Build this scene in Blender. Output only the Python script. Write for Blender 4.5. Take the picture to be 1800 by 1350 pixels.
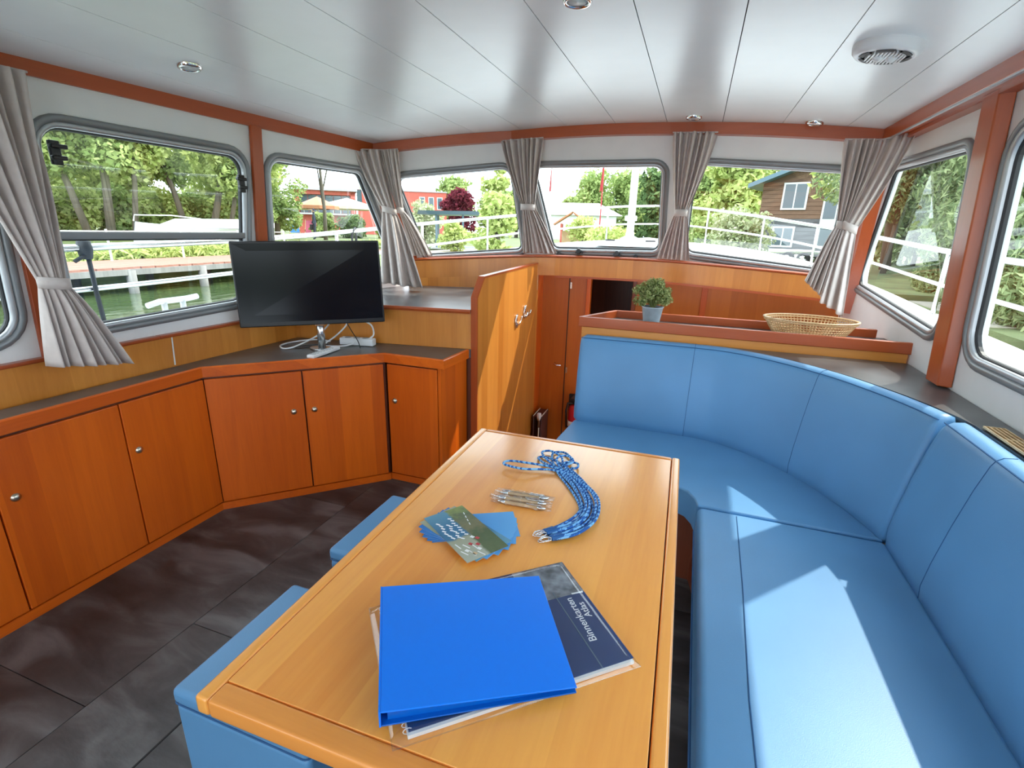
import bpy, bmesh, math, random
from mathutils import Vector, Matrix
from mathutils.geometry import tessellate_polygon
import numpy as np

for o in list(bpy.data.objects):
    bpy.data.objects.remove(o, do_unlink=True)
SC = bpy.context.scene
COL = SC.collection
PI = math.pi
rnd = random.Random(7)

# ------------------------------------------------------------------ camera
cam_d = bpy.data.cameras.new('camera')
cam = bpy.data.objects.new('camera', cam_d)
COL.objects.link(cam)
cam_d.sensor_width = 36.0
cam_d.lens = 17.45
cam_d.clip_start = 0.02
cam_d.clip_end = 500
cam.matrix_world = Matrix(((0.94064, -0.12190, 0.31676, 0.0),
                           (0.33855, 0.27090, -0.90111, 0.0),
                           (0.02403, 0.95486, 0.29609, 1.46),
                           (0, 0, 0, 1)))
SC.camera = cam

# ------------------------------------------------------------------ sky, sun, exposure
world = bpy.data.worlds.new('sky')
SC.world = world
world.use_nodes = True
bg = world.node_tree.nodes['Background']
bg.inputs['Color'].default_value = (0.80, 0.915, 1.0, 1)
bg.inputs['Strength'].default_value = 3.0
sun_d = bpy.data.lights.new('sun', 'SUN')
sun_d.energy = 3.1
sun_d.angle = 0.012
sun_d.color = (1.0, 0.93, 0.82)
sun = bpy.data.objects.new('sun', sun_d)
COL.objects.link(sun)
sun.rotation_euler = Vector((0.57, 0.70, 1.0)).to_track_quat('Z', 'Y').to_euler()
SC.view_settings.view_transform = 'Standard'
SC.view_settings.look = 'None'
SC.view_settings.gamma = 1.0
SC.view_settings.use_curve_mapping = False
SC.view_settings.exposure = 0.85
SC.cycles.max_bounces = 10
SC.cycles.diffuse_bounces = 6
SC.cycles.glossy_bounces = 4
SC.cycles.transparent_max_bounces = 16
SC.cycles.sample_clamp_indirect = 6.0

# ------------------------------------------------------------------ materials
MATS = {}
def new_mat(name):
    m = bpy.data.materials.new(name)
    m.use_nodes = True
    nt = m.node_tree
    b = nt.nodes['Principled BSDF']
    MATS[name] = m
    return m, nt, b

def plain(name, col, rough=0.5, metal=0.0, bump=0.0, bscale=60.0, var=0.0, vscale=8.0, spec=0.5, coat=0.0):
    m, nt, b = new_mat(name)
    b.inputs['Roughness'].default_value = rough
    b.inputs['Metallic'].default_value = metal
    b.inputs['Specular IOR Level'].default_value = spec
    b.inputs['Coat Weight'].default_value = coat
    tc = nt.nodes.new('ShaderNodeTexCoord')
    n = nt.nodes.new('ShaderNodeTexNoise')
    n.inputs['Scale'].default_value = vscale
    nt.links.new(tc.outputs['Object'], n.inputs['Vector'])
    r = nt.nodes.new('ShaderNodeValToRGB')
    lo = tuple(max(0, c * (1 - var)) for c in col) + (1,)
    hi = tuple(min(1, c * (1 + var)) for c in col) + (1,)
    r.color_ramp.elements[0].color = lo
    r.color_ramp.elements[1].color = hi
    r.color_ramp.elements[0].position = 0.3
    r.color_ramp.elements[1].position = 0.7
    nt.links.new(n.outputs['Fac'], r.inputs['Fac'])
    nt.links.new(r.outputs['Color'], b.inputs['Base Color'])
    if bump:
        n2 = nt.nodes.new('ShaderNodeTexNoise')
        n2.inputs['Scale'].default_value = bscale
        nt.links.new(tc.outputs['Object'], n2.inputs['Vector'])
        bp = nt.nodes.new('ShaderNodeBump')
        bp.inputs['Strength'].default_value = bump
        bp.inputs['Distance'].default_value = 0.002
        nt.links.new(n2.outputs['Fac'], bp.inputs['Height'])
        nt.links.new(bp.outputs['Normal'], b.inputs['Normal'])
    return m

def wood(name, dark, light, axis='z', strip=0.11, rough=0.35, coat=0.25, contrast=0.5):
    """veneer: long grain along one axis, strips of slightly different tone across it"""
    m, nt, b = new_mat(name)
    N, Lk = nt.nodes, nt.links
    b.inputs['Roughness'].default_value = rough
    b.inputs['Coat Weight'].default_value = coat
    b.inputs['Coat Roughness'].default_value = 0.15
    tc = N.new('ShaderNodeTexCoord')
    mp = N.new('ShaderNodeMapping')
    s = {'x': (1.0, 16, 16), 'y': (16, 1.0, 16), 'z': (16, 16, 1.0)}[axis]
    mp.inputs['Scale'].default_value = s
    Lk.new(tc.outputs['Object'], mp.inputs['Vector'])
    n1 = N.new('ShaderNodeTexNoise'); n1.inputs['Scale'].default_value = 1.6; n1.inputs['Detail'].default_value = 5
    n1.inputs['Distortion'].default_value = 0.6
    Lk.new(mp.outputs['Vector'], n1.inputs['Vector'])
    n3 = N.new('ShaderNodeTexNoise'); n3.inputs['Scale'].default_value = 9; n3.inputs['Detail'].default_value = 3
    Lk.new(mp.outputs['Vector'], n3.inputs['Vector'])
    sep = N.new('ShaderNodeSeparateXYZ'); Lk.new(tc.outputs['Object'], sep.inputs[0])
    add = N.new('ShaderNodeMath'); add.operation = 'MULTIPLY_ADD'
    add.inputs[1].default_value = 0.83
    ab = {'x': ('Y', 'Z'), 'y': ('X', 'Z'), 'z': ('X', 'Y')}[axis]
    Lk.new(sep.outputs[ab[0]], add.inputs[0]); Lk.new(sep.outputs[ab[1]], add.inputs[2])
    dv = N.new('ShaderNodeMath'); dv.operation = 'DIVIDE'; dv.inputs[1].default_value = strip
    Lk.new(add.outputs[0], dv.inputs[0])
    fl = N.new('ShaderNodeMath'); fl.operation = 'FLOOR'; Lk.new(dv.outputs[0], fl.inputs[0])
    wn = N.new('ShaderNodeTexWhiteNoise'); wn.noise_dimensions = '1D'; Lk.new(fl.outputs[0], wn.inputs['W'])
    m1 = N.new('ShaderNodeMath'); m1.operation = 'MULTIPLY_ADD'; m1.inputs[1].default_value = 0.35
    Lk.new(wn.outputs['Value'], m1.inputs[0])
    m2 = N.new('ShaderNodeMath'); m2.operation = 'MULTIPLY'; m2.inputs[1].default_value = contrast
    Lk.new(n1.outputs['Fac'], m2.inputs[0]); Lk.new(m2.outputs[0], m1.inputs[2])
    m3 = N.new('ShaderNodeMath'); m3.operation = 'MULTIPLY_ADD'; m3.inputs[1].default_value = 0.22
    Lk.new(n3.outputs['Fac'], m3.inputs[0]); Lk.new(m1.outputs[0], m3.inputs[2])
    r = N.new('ShaderNodeValToRGB')
    r.color_ramp.elements[0].position = 0.2; r.color_ramp.elements[1].position = 0.85
    r.color_ramp.elements[0].color = dark + (1,); r.color_ramp.elements[1].color = light + (1,)
    Lk.new(m3.outputs[0], r.inputs['Fac'])
    Lk.new(r.outputs['Color'], b.inputs['Base Color'])
    return m

for ax in 'xyz':
    wood('cherry_' + ax, (0.54, 0.080, 0.002), (0.80, 0.150, 0.006), ax, coat=0.10)
    wood('beam_' + ax, (0.36, 0.062, 0.010), (0.52, 0.100, 0.020), ax, strip=0.5)
    wood('honey_' + ax, (0.52, 0.165, 0.020), (0.77, 0.310, 0.055), ax, strip=0.09)
wood('table_y', (0.80, 0.270, 0.040), (1.0, 0.455, 0.090), 'y', strip=0.13, rough=0.28, coat=0.6)
wood('table_x', (0.66, 0.215, 0.032), (0.92, 0.370, 0.075), 'x', strip=0.3, rough=0.28, coat=0.35)
wood('companion_z', (0.42, 0.085, 0.004), (0.60, 0.150, 0.010), 'z')
wood('bulkhead_z', (0.34, 0.085, 0.010), (0.50, 0.145, 0.020), 'z')
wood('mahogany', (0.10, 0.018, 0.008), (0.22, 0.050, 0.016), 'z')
wood('dock_wood', (0.24, 0.105, 0.075), (0.38, 0.19, 0.14), 'x', strip=0.14, rough=0.8, coat=0)
wood('grey_wood', (0.17, 0.16, 0.15), (0.30, 0.29, 0.27), 'z', rough=0.8, coat=0)
wood('bark', (0.07, 0.055, 0.04), (0.19, 0.155, 0.12), 'z', strip=0.05, rough=0.9, coat=0)
wood('wicker', (0.58, 0.36, 0.16), (0.80, 0.58, 0.32), 'x', strip=0.02, rough=0.5, coat=0.1)
wood('clad_wood', (0.10, 0.055, 0.035), (0.22, 0.125, 0.08), 'x', strip=0.16, rough=0.8, coat=0)
wood('clad_grey', (0.07, 0.07, 0.075), (0.15, 0.15, 0.16), 'x', strip=0.16, rough=0.8, coat=0)

plain('vinyl_white', (0.86, 0.86, 0.85), 0.5, var=0.02)
plain('ceiling_white', (0.82, 0.85, 0.86), 0.27, var=0.015)
plain('dark_gap', (0.02, 0.02, 0.02), 0.9)
plain('blue_vinyl', (0.115, 0.305, 0.55), 0.42, bump=0.15, bscale=500, var=0.06, vscale=3)
plain('blue_piping', (0.05, 0.13, 0.28), 0.8, spec=0.1)
plain('slate_top', (0.075, 0.075, 0.077), 0.30, var=0.45, vscale=5)
plain('curtain', (0.62, 0.545, 0.51), 0.75, bump=0.3, bscale=900, var=0.05, vscale=30)
plain('alu', (0.50, 0.52, 0.54), 0.38, metal=0.55, var=0.03)
plain('alu_dark', (0.27, 0.285, 0.295), 0.42, metal=0.4, var=0.03)
plain('gasket', (0.012, 0.012, 0.014), 0.55)
plain('black_plastic', (0.010, 0.010, 0.012), 0.35)
plain('tv_screen', (0.003, 0.004, 0.008), 0.16, spec=0.2)
plain('chrome', (0.82, 0.82, 0.83), 0.12, metal=1.0)
plain('steel', (0.70, 0.71, 0.72), 0.22, metal=1.0)
plain('nickel', (0.62, 0.56, 0.46), 0.30, metal=1.0)
plain('white_plastic', (0.78, 0.79, 0.80), 0.35)
plain('grey_plastic', (0.35, 0.36, 0.37), 0.45)
plain('binder_blue', (0.0, 0.195, 0.88), 0.32)
plain('binder_edge', (0.0, 0.11, 0.50), 0.3)
plain('atlas_blue', (0.028, 0.058, 0.165), 0.22, var=0.05)
plain('paper', (0.80, 0.80, 0.79), 0.6)
plain('silver_photo', (0.20, 0.22, 0.25), 0.3, var=0.7, vscale=40)
plain('text_white', (0.85, 0.87, 0.9), 0.5)
plain('cardboard', (0.60, 0.40, 0.22), 0.6, var=0.1, vscale=60)
plain('strap_blue', (0.01, 0.10, 0.33), 0.5)
plain('zinc', (0.50, 0.60, 0.68), 0.38, metal=0.25, var=0.12, vscale=20)
plain('soil', (0.03, 0.02, 0.015), 0.9)
plain('red_paint', (0.45, 0.008, 0.02), 0.25, coat=0.4)
plain('radiator_brown', (0.085, 0.030, 0.026), 0.35)
plain('deck_white', (0.72, 0.73, 0.73), 0.55, var=0.04, vscale=3)
plain('hull_white', (0.62, 0.64, 0.66), 0.35)
plain('brick_red', (0.50, 0.105, 0.075), 0.8, var=0.08)
plain('roof_grey', (0.42, 0.43, 0.45), 0.7)
plain('window_dark', (0.08, 0.11, 0.13), 0.08)
plain('cream_cloth', (0.78, 0.66, 0.52), 0.8)
plain('terracotta', (0.50, 0.20, 0.10), 0.7)
plain('steel_blue', (0.10, 0.17, 0.22), 0.4)
plain('concrete', (0.45, 0.43, 0.40), 0.85, var=0.15, vscale=2)
plain('sand', (0.40, 0.36, 0.30), 0.9, var=0.12, vscale=1)
plain('tyre', (0.02, 0.02, 0.02), 0.8)
plain('sign_blue', (0.03, 0.11, 0.30), 0.4)
plain('flag_red', (0.5, 0.05, 0.06), 0.7)
plain('cloth_dark', (0.03, 0.04, 0.07), 0.8)
plain('cloth_blue', (0.05, 0.22, 0.55), 0.8)
plain('cloth_pink', (0.6, 0.12, 0.2), 0.8)
plain('skin', (0.55, 0.33, 0.24), 0.6)
plain('rope_grey', (0.40, 0.40, 0.40), 0.9)
plain('shed_roof', (0.55, 0.55, 0.54), 0.7)
plain('floor_grass', (0.125, 0.155, 0.060), 0.95, var=0.35, vscale=1.5)

def slate_floor():
    m, nt, b = new_mat('slate_floor')
    N, Lk = nt.nodes, nt.links
    tc = N.new('ShaderNodeTexCoord')
    oi = N.new('ShaderNodeObjectInfo')
    ad = N.new('ShaderNodeVectorMath'); ad.operation = 'ADD'
    Lk.new(tc.outputs['Object'], ad.inputs[0]); Lk.new(oi.outputs['Random'], ad.inputs[1])
    mp = N.new('ShaderNodeMapping'); mp.inputs['Rotation'].default_value = (0, 0, 0.6)
    mp.inputs['Scale'].default_value = (1.0, 2.4, 1.0)
    Lk.new(ad.outputs[0], mp.inputs['Vector'])
    n = N.new('ShaderNodeTexNoise'); n.inputs['Scale'].default_value = 3.2; n.inputs['Detail'].default_value = 7
    n.inputs['Distortion'].default_value = 0.8
    Lk.new(mp.outputs['Vector'], n.inputs['Vector'])
    r = N.new('ShaderNodeValToRGB')
    e = r.color_ramp.elements
    e[0].position = 0.30; e[0].color = (0.020, 0.017, 0.018, 1)
    e[1].position = 0.72; e[1].color = (0.135, 0.132, 0.132, 1)
    k = e.new(0.5); k.color = (0.052, 0.047, 0.047, 1)
    Lk.new(n.outputs['Fac'], r.inputs['Fac'])
    Lk.new(r.outputs['Color'], b.inputs['Base Color'])
    b.inputs['Roughness'].default_value = 0.42
    bp = N.new('ShaderNodeBump'); bp.inputs['Strength'].default_value = 0.25; bp.inputs['Distance'].default_value = 0.004
    n2 = N.new('ShaderNodeTexNoise'); n2.inputs['Scale'].default_value = 24; n2.inputs['Detail'].default_value = 6
    Lk.new(mp.outputs['Vector'], n2.inputs['Vector'])
    Lk.new(n2.outputs['Fac'], bp.inputs['Height']); Lk.new(bp.outputs['Normal'], b.inputs['Normal'])
slate_floor()

def glass_mat(name, tint=(1, 1, 1), gloss=0.035, rough=0.0):
    m = bpy.data.materials.new(name); m.use_nodes = True
    nt = m.node_tree; N, Lk = nt.nodes, nt.links
    N.remove(N['Principled BSDF'])
    out = N['Material Output']
    t = N.new('ShaderNodeBsdfTransparent'); t.inputs['Color'].default_value = tint + (1,)
    g = N.new('ShaderNodeBsdfGlossy'); g.inputs['Roughness'].default_value = rough
    lw = N.new('ShaderNodeLayerWeight'); lw.inputs['Blend'].default_value = 0.5
    pw = N.new('ShaderNodeMath'); pw.operation = 'POWER'; pw.inputs[1].default_value = 5.0
    fr = N.new('ShaderNodeMath'); fr.operation = 'MULTIPLY_ADD'; fr.inputs[1].default_value = 0.9; fr.inputs[2].default_value = 0.07
    Lk.new(lw.outputs['Facing'], pw.inputs[0]); Lk.new(pw.outputs[0], fr.inputs[0])
    mx = N.new('ShaderNodeMixShader')
    Lk.new(fr.outputs[0], mx.inputs[0]); Lk.new(t.outputs[0], mx.inputs[1]); Lk.new(g.outputs[0], mx.inputs[2])
    Lk.new(mx.outputs[0], out.inputs['Surface'])
    MATS[name] = m
glass_mat('pane_glass', (0.93, 0.97, 0.96))
glass_mat('clear_film', (0.96, 0.97, 0.98), rough=0.08)

def leaf_mat(name, a, b_, trans=0.35):
    m = bpy.data.materials.new(name); m.use_nodes = True
    nt = m.node_tree; N, Lk = nt.nodes, nt.links
    N.remove(N['Principled BSDF'])
    out = N['Material Output']
    gi = N.new('ShaderNodeNewGeometry')
    r = N.new('ShaderNodeValToRGB')
    r.color_ramp.elements[0].color = a + (1,); r.color_ramp.elements[1].color = b_ + (1,)
    Lk.new(gi.outputs['Random Per Island'], r.inputs['Fac'])
    d = N.new('ShaderNodeBsdfDiffuse'); t = N.new('ShaderNodeBsdfTranslucent')
    mx = N.new('ShaderNodeMixShader'); mx.inputs[0].default_value = trans
    Lk.new(r.outputs[0], d.inputs[0]); Lk.new(r.outputs[0], t.inputs[0])
    Lk.new(d.outputs[0], mx.inputs[1]); Lk.new(t.outputs[0], mx.inputs[2])
    Lk.new(mx.outputs[0], out.inputs['Surface'])
    MATS[name] = m
leaf_mat('leaf_mid', (0.17, 0.25, 0.075), (0.48, 0.56, 0.22))
leaf_mat('leaf_lime', (0.30, 0.38, 0.10), (0.64, 0.68, 0.28))
leaf_mat('leaf_dark', (0.07, 0.12, 0.05), (0.20, 0.28, 0.11))
leaf_mat('leaf_willow', (0.13, 0.20, 0.085), (0.46, 0.52, 0.26))
leaf_mat('leaf_red', (0.10, 0.018, 0.030), (0.26, 0.05, 0.07))
leaf_mat('leaf_pot', (0.14, 0.20, 0.05), (0.55, 0.58, 0.27), 0.25)
leaf_mat('leaf_cream', (0.30, 0.36, 0.16), (0.6, 0.6, 0.42))

def water_mat():
    m, nt, b = new_mat('water')
    N, Lk = nt.nodes, nt.links
    b.inputs['Base Color'].default_value = (0.055, 0.085, 0.035, 1)
    b.inputs['Roughness'].default_value = 0.08
    tc = N.new('ShaderNodeTexCoord'); mp = N.new('ShaderNodeMapping'); mp.inputs['Scale'].default_value = (1.6, 0.6, 1)
    Lk.new(tc.outputs['Object'], mp.inputs['Vector'])
    n = N.new('ShaderNodeTexNoise'); n.inputs['Scale'].default_value = 2.2; n.inputs['Detail'].default_value = 4
    Lk.new(mp.outputs['Vector'], n.inputs['Vector'])
    bp = N.new('ShaderNodeBump'); bp.inputs['Strength'].default_value = 0.35; bp.inputs['Distance'].default_value = 0.05
    Lk.new(n.outputs['Fac'], bp.inputs['Height']); Lk.new(bp.outputs['Normal'], b.inputs['Normal'])
water_mat()

def cord_mat():
    m, nt, b = new_mat('lanyard_cord')
    N, Lk = nt.nodes, nt.links
    tc = N.new('ShaderNodeTexCoord')
    mp = N.new('ShaderNodeMapping'); mp.inputs['Rotation'].default_value = (0.3, 0.2, 0.7)
    Lk.new(tc.outputs['Object'], mp.inputs['Vector'])
    w = N.new('ShaderNodeTexWave'); w.inputs['Scale'].default_value = 26; w.inputs['Distortion'].default_value = 5.0
    w.inputs['Detail Scale'].default_value = 3
    Lk.new(mp.outputs['Vector'], w.inputs['Vector'])
    r = N.new('ShaderNodeValToRGB'); r.color_ramp.interpolation = 'CONSTANT'
    r.color_ramp.elements[0].color = (0.005, 0.10, 0.42, 1)
    r.color_ramp.elements[1].color = (0.20, 0.50, 0.85, 1); r.color_ramp.elements[1].position = 0.5
    Lk.new(w.outputs['Fac'], r.inputs['Fac']); Lk.new(r.outputs[0], b.inputs['Base Color'])
    b.inputs['Roughness'].default_value = 0.7
cord_mat()

def print_mat(name, stops, noise=0.25, nscale=30, axis='Y', rough=0.25, specks=False):
    """printed card: colour bands along one generated axis, broken up by noise"""
    m, nt, b = new_mat(name)
    N, Lk = nt.nodes, nt.links
    tc = N.new('ShaderNodeTexCoord'); sp = N.new('ShaderNodeSeparateXYZ')
    Lk.new(tc.outputs['Generated'], sp.inputs[0])
    n = N.new('ShaderNodeTexNoise'); n.inputs['Scale'].default_value = nscale; n.inputs['Detail'].default_value = 4
    Lk.new(tc.outputs['Object'], n.inputs['Vector'])
    a = N.new('ShaderNodeMath'); a.operation = 'MULTIPLY_ADD'; a.inputs[1].default_value = noise
    sb = N.new('ShaderNodeMath'); sb.operation = 'SUBTRACT'; sb.inputs[1].default_value = 0.5
    Lk.new(n.outputs['Fac'], sb.inputs[0]); Lk.new(sb.outputs[0], a.inputs[0]); Lk.new(sp.outputs[axis], a.inputs[2])
    r = N.new('ShaderNodeValToRGB')
    e = r.color_ramp.elements
    e[0].position = stops[0][0]; e[0].color = stops[0][1] + (1,)
    e[1].position = stops[-1][0]; e[1].color = stops[-1][1] + (1,)
    for p, c in stops[1:-1]:
        k = e.new(p); k.color = c + (1,)
    Lk.new(a.outputs[0], r.inputs['Fac'])
    Lk.new(r.outputs[0], b.inputs['Base Color'])
    b.inputs['Roughness'].default_value = rough
print_mat('print_marina', [(0.0, (0.35, 0.36, 0.26)), (0.28, (0.30, 0.32, 0.20)), (0.36, (0.10, 0.22, 0.34)), (0.62, (0.035, 0.16, 0.33)), (0.78, (0.10, 0.28, 0.42)), (1.0, (0.12, 0.32, 0.46))], 0.2, 45, 'X')
print_mat('print_meadow', [(0.0, (0.10, 0.14, 0.06)), (0.35, (0.09, 0.13, 0.05)), (0.55, (0.20, 0.20, 0.09)), (0.75, (0.10, 0.12, 0.06)), (1.0, (0.16, 0.22, 0.07))], 0.5, 60, 'Y')
def print_photo():
    m, nt, b = new_mat('print_photo')
    N, Lk = nt.nodes, nt.links
    tc = N.new('ShaderNodeTexCoord'); sp = N.new('ShaderNodeSeparateXYZ'); Lk.new(tc.outputs['Generated'], sp.inputs[0])
    n = N.new('ShaderNodeTexNoise'); n.inputs['Scale'].default_value = 45; n.inputs['Detail'].default_value = 5; Lk.new(tc.outputs['Object'], n.inputs['Vector'])
    def ramp(stops, src):
        r = N.new('ShaderNodeValToRGB'); e = r.color_ramp.elements
        e[0].position, e[0].color = stops[0][0], stops[0][1] + (1,); e[1].position, e[1].color = stops[-1][0], stops[-1][1] + (1,)
        for p, c in stops[1:-1]:
            k = e.new(p); k.color = c + (1,)
        Lk.new(src, r.inputs['Fac']); return r
    def jit(src, k):
        a = N.new('ShaderNodeMath'); a.operation = 'MULTIPLY_ADD'; a.inputs[1].default_value = k
        q = N.new('ShaderNodeMath'); q.operation = 'SUBTRACT'; q.inputs[1].default_value = 0.5
        Lk.new(n.outputs['Fac'], q.inputs[0]); Lk.new(q.outputs[0], a.inputs[0]); Lk.new(src, a.inputs[2]); return a.outputs[0]
    water = ramp([(0.0, (0.10, 0.28, 0.40)), (0.35, (0.03, 0.15, 0.30)), (0.56, (0.04, 0.16, 0.30)), (0.60, (0.33, 0.34, 0.24)), (1.0, (0.42, 0.44, 0.36))], jit(sp.outputs['X'], 0.10))
    land = ramp([(0.0, (0.22, 0.28, 0.08)), (0.2, (0.10, 0.13, 0.06)), (0.45, (0.17, 0.16, 0.08)), (0.6, (0.075, 0.11, 0.045)), (1.0, (0.11, 0.15, 0.07))], jit(sp.outputs['X'], 0.5))
    edge = ramp([(0.50, (0, 0, 0)), (0.56, (1, 1, 1))], jit(sp.outputs['Y'], 0.16))
    mx = N.new('ShaderNodeMix'); mx.data_type = 'RGBA'
    Lk.new(edge.outputs[0], mx.inputs[0]); Lk.new(water.outputs[0], mx.inputs[6]); Lk.new(land.outputs[0], mx.inputs[7])
    Lk.new(mx.outputs[2], b.inputs['Base Color']); b.inputs['Roughness'].default_value = 0.25
print_photo()
print_mat('print_sky', [(0.0, (0.02, 0.16, 0.50)), (0.5, (0.05, 0.28, 0.66)), (1.0, (0.12, 0.40, 0.78))], 0.1, 10, 'X')

# ------------------------------------------------------------------ mesh helpers
class MB:
    def __init__(s):
        s.v = []; s.f = []
    def add(s, vs, fs):
        k = len(s.v); s.v += [tuple(p) for p in vs]; s.f += [tuple(i + k for i in f) for f in fs]
    def box(s, c, d, rz=0.0, M=None):
        x, y, z = (q / 2 for q in d)
        vs = [Vector((sx * x, sy * y, sz * z)) for sz in (-1, 1) for sy in (-1, 1) for sx in (-1, 1)]
        R = M if M is not None else Matrix.Rotation(rz, 3, 'Z')
        vs = [R @ p + Vector(c) for p in vs]
        s.add(vs, [(0, 2, 3, 1), (4, 5, 7, 6), (0, 1, 5, 4), (2, 6, 7, 3), (0, 4, 6, 2), (1, 3, 7, 5)])
    def hexa(s, p):
        """eight corners: bottom four ccw, top four ccw"""
        s.add(p, [(3, 2, 1, 0), (4, 5, 6, 7), (0, 1, 5, 4), (1, 2, 6, 5), (2, 3, 7, 6), (3, 0, 4, 7)])
    def prism(s, poly, z0, z1):
        n = len(poly)
        s.add([(p[0], p[1], z0) for p in poly] + [(p[0], p[1], z1) for p in poly],
              [tuple(range(n))[::-1], tuple(range(n, 2 * n))] + [(i, (i + 1) % n, n + (i + 1) % n, n + i) for i in range(n)])
    def tube(s, pts, r, n=8, closed=False, flat=1.0):
        pts = [Vector(p) for p in pts]; m = len(pts)
        rs = r if isinstance(r, (list, tuple)) else [r] * m
        up = Vector((0, 0, 1)); rings = []; prev = None
        for i in range(m):
            if closed:
                t = pts[(i + 1) % m] - pts[i - 1]
            else:
                t = pts[min(i + 1, m - 1)] - pts[max(i - 1, 0)]
            t = t.normalized() if t.length > 1e-9 else Vector((0, 0, 1))
            a = prev if prev is not None else (up if abs(t.z) < 0.9 else Vector((1, 0, 0)))
            a = (a - t * a.dot(t))
            if a.length < 1e-6: a = t.orthogonal()
            a.normalize(); prev = a
            b = t.cross(a)
            rings.append([pts[i] + (a * math.cos(2 * PI * k / n) * flat + b * math.sin(2 * PI * k / n)) * rs[i] for k in range(n)])
        vs = [p for rg in rings for p in rg]; fs = []
        for i in range(m if closed else m - 1):
            j = (i + 1) % m
            for k in range(n):
                fs.append((i * n + k, i * n + (k + 1) % n, j * n + (k + 1) % n, j * n + k))
        if not closed:
            fs.append(tuple(range(n))[::-1]); fs.append(tuple((m - 1) * n + k for k in range(n)))
        s.add(vs, fs)
    def lathe(s, prof, n=24, c=(0, 0, 0), M=None, cap=True):
        vs = []; fs = []; m = len(prof)
        R = M if M is not None else Matrix.Identity(3)
        for i in range(n):
            a = 2 * PI * i / n
            for r, z in prof:
                vs.append(R @ Vector((r * math.cos(a), r * math.sin(a), z)) + Vector(c))
        for i in range(n):
            j = (i + 1) % n
            for k in range(m - 1):
                fs.append((i * m + k, j * m + k, j * m + k + 1, i * m + k + 1))
        if cap:
            if prof[0][0] > 1e-6: fs.append(tuple(i * m for i in range(n))[::-1])
            if prof[-1][0] > 1e-6: fs.append(tuple(i * m + m - 1 for i in range(n)))
        s.add(vs, fs)
    def grid(s, fn, nu, nv, closed_u=False):
        vs = [fn(i / nu, j / nv) for j in range(nv + 1) for i in range(nu + (0 if closed_u else 1))]
        w = nu if closed_u else nu + 1
        fs = []
        for j in range(nv):
            for i in range(nu):
                i2 = (i + 1) % w
                fs.append((j * w + i, j * w + i2, (j + 1) * w + i2, (j + 1) * w + i))
        s.add(vs, fs)
    def sweep(s, path, prof, closed=False, caps=True):
        """profile points (out, up) carried along a plan path of (x, y, z); out is to the right of travel"""
        m = len(path); n = len(prof); vs = []
        P = [Vector(p) for p in path]
        for i in range(m):
            a = P[i - 1] if (i > 0 or closed) else None
            b = P[(i + 1) % m] if (i < m - 1 or closed) else None
            d1 = ((P[i] - a).to_2d().normalized() if a is not None else None)
            d2 = ((b - P[i]).to_2d().normalized() if b is not None else None)
            if d1 is None: d1 = d2
            if d2 is None: d2 = d1
            n1 = Vector((d1.y, -d1.x)); n2 = Vector((d2.y, -d2.x))
            nn = (n1 + n2); nn.normalize(); k = 1.0 / max(0.35, nn.dot(n1))
            for (o, u) in prof:
                vs.append((P[i].x + nn.x * o * k, P[i].y + nn.y * o * k, P[i].z + u))
        fs = []
        for i in range(m if closed else m - 1):
            j = (i + 1) % m
            for k in range(n):
                fs.append((i * n + k, j * n + k, j * n + (k + 1) % n, i * n + (k + 1) % n))
        if not closed and caps:
            fs.append(tuple(range(n))); fs.append(tuple((m - 1) * n + k for k in range(n))[::-1])
        s.add(vs, fs)
    def build(s, name, mat, parent=None, smooth=False, bevel=0.0, seg=2, solid=0.0, loc=None, subd=0):
        me = bpy.data.meshes.new(name)
        off = Vector(loc) if loc is not None else None
        vs = s.v
        if parent is not None and off is None:
            off = parent_world(parent)
            vs = [tuple(Vector(p) - off) for p in s.v]
        elif off is not None:
            vs = [tuple(Vector(p) - off) for p in s.v]
        me.from_pydata(vs, [], s.f)
        bm = bmesh.new(); bm.from_mesh(me)
        bmesh.ops.recalc_face_normals(bm, faces=bm.faces)
        bm.to_mesh(me); bm.free()
        me.materials.append(MATS[mat])
        if smooth:
            me.polygons.foreach_set('use_smooth', [True] * len(me.polygons))
        o = bpy.data.objects.new(name, me)
        COL.objects.link(o)
        if parent is not None:
            o.parent = parent
        elif off is not None:
            o.location = off
        if solid:
            md = o.modifiers.new('thickness', 'SOLIDIFY'); md.thickness = solid; md.offset = 0
        if bevel:
            md = o.modifiers.new('bevel', 'BEVEL'); md.width = bevel; md.segments = seg
            md.limit_method = 'ANGLE'; md.angle_limit = 0.6
            if not smooth and seg > 1:
                me.polygons.foreach_set('use_smooth', [True] * len(me.polygons))
                wn = o.modifiers.new('normals', 'WEIGHTED_NORMAL'); wn.keep_sharp = False
        if subd:
            md = o.modifiers.new('subd', 'SUBSURF'); md.levels = subd; md.render_levels = subd
        return o

def parent_world(p):
    v = Vector((0, 0, 0))
    while p is not None:
        v = v + p.location
        p = p.parent
    return v

def tag(o, label=None, cat=None, group=None, kind=None):
    if label: o['label'] = label
    if cat: o['category'] = cat
    if group: o['group'] = group
    if kind: o['kind'] = kind
    return o

def empty(name, loc=(0, 0, 0), label=None, cat=None, group=None, kind=None):
    o = bpy.data.objects.new(name, None)
    COL.objects.link(o)
    o.location = loc
    o.empty_display_size = 0.05
    return tag(o, label, cat, group, kind)

def copy_tree(o, loc=None, rz=None, scale=None):
    c = o.copy(); COL.objects.link(c)
    for ch in o.children:
        d = ch.copy(); COL.objects.link(d); d.parent = c
        for g in ch.children:
            e = g.copy(); COL.objects.link(e); e.parent = d
    if loc is not None: c.location = loc
    if rz is not None: c.rotation_euler = (0, 0, rz)
    if scale is not None: c.scale = scale
    return c

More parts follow.
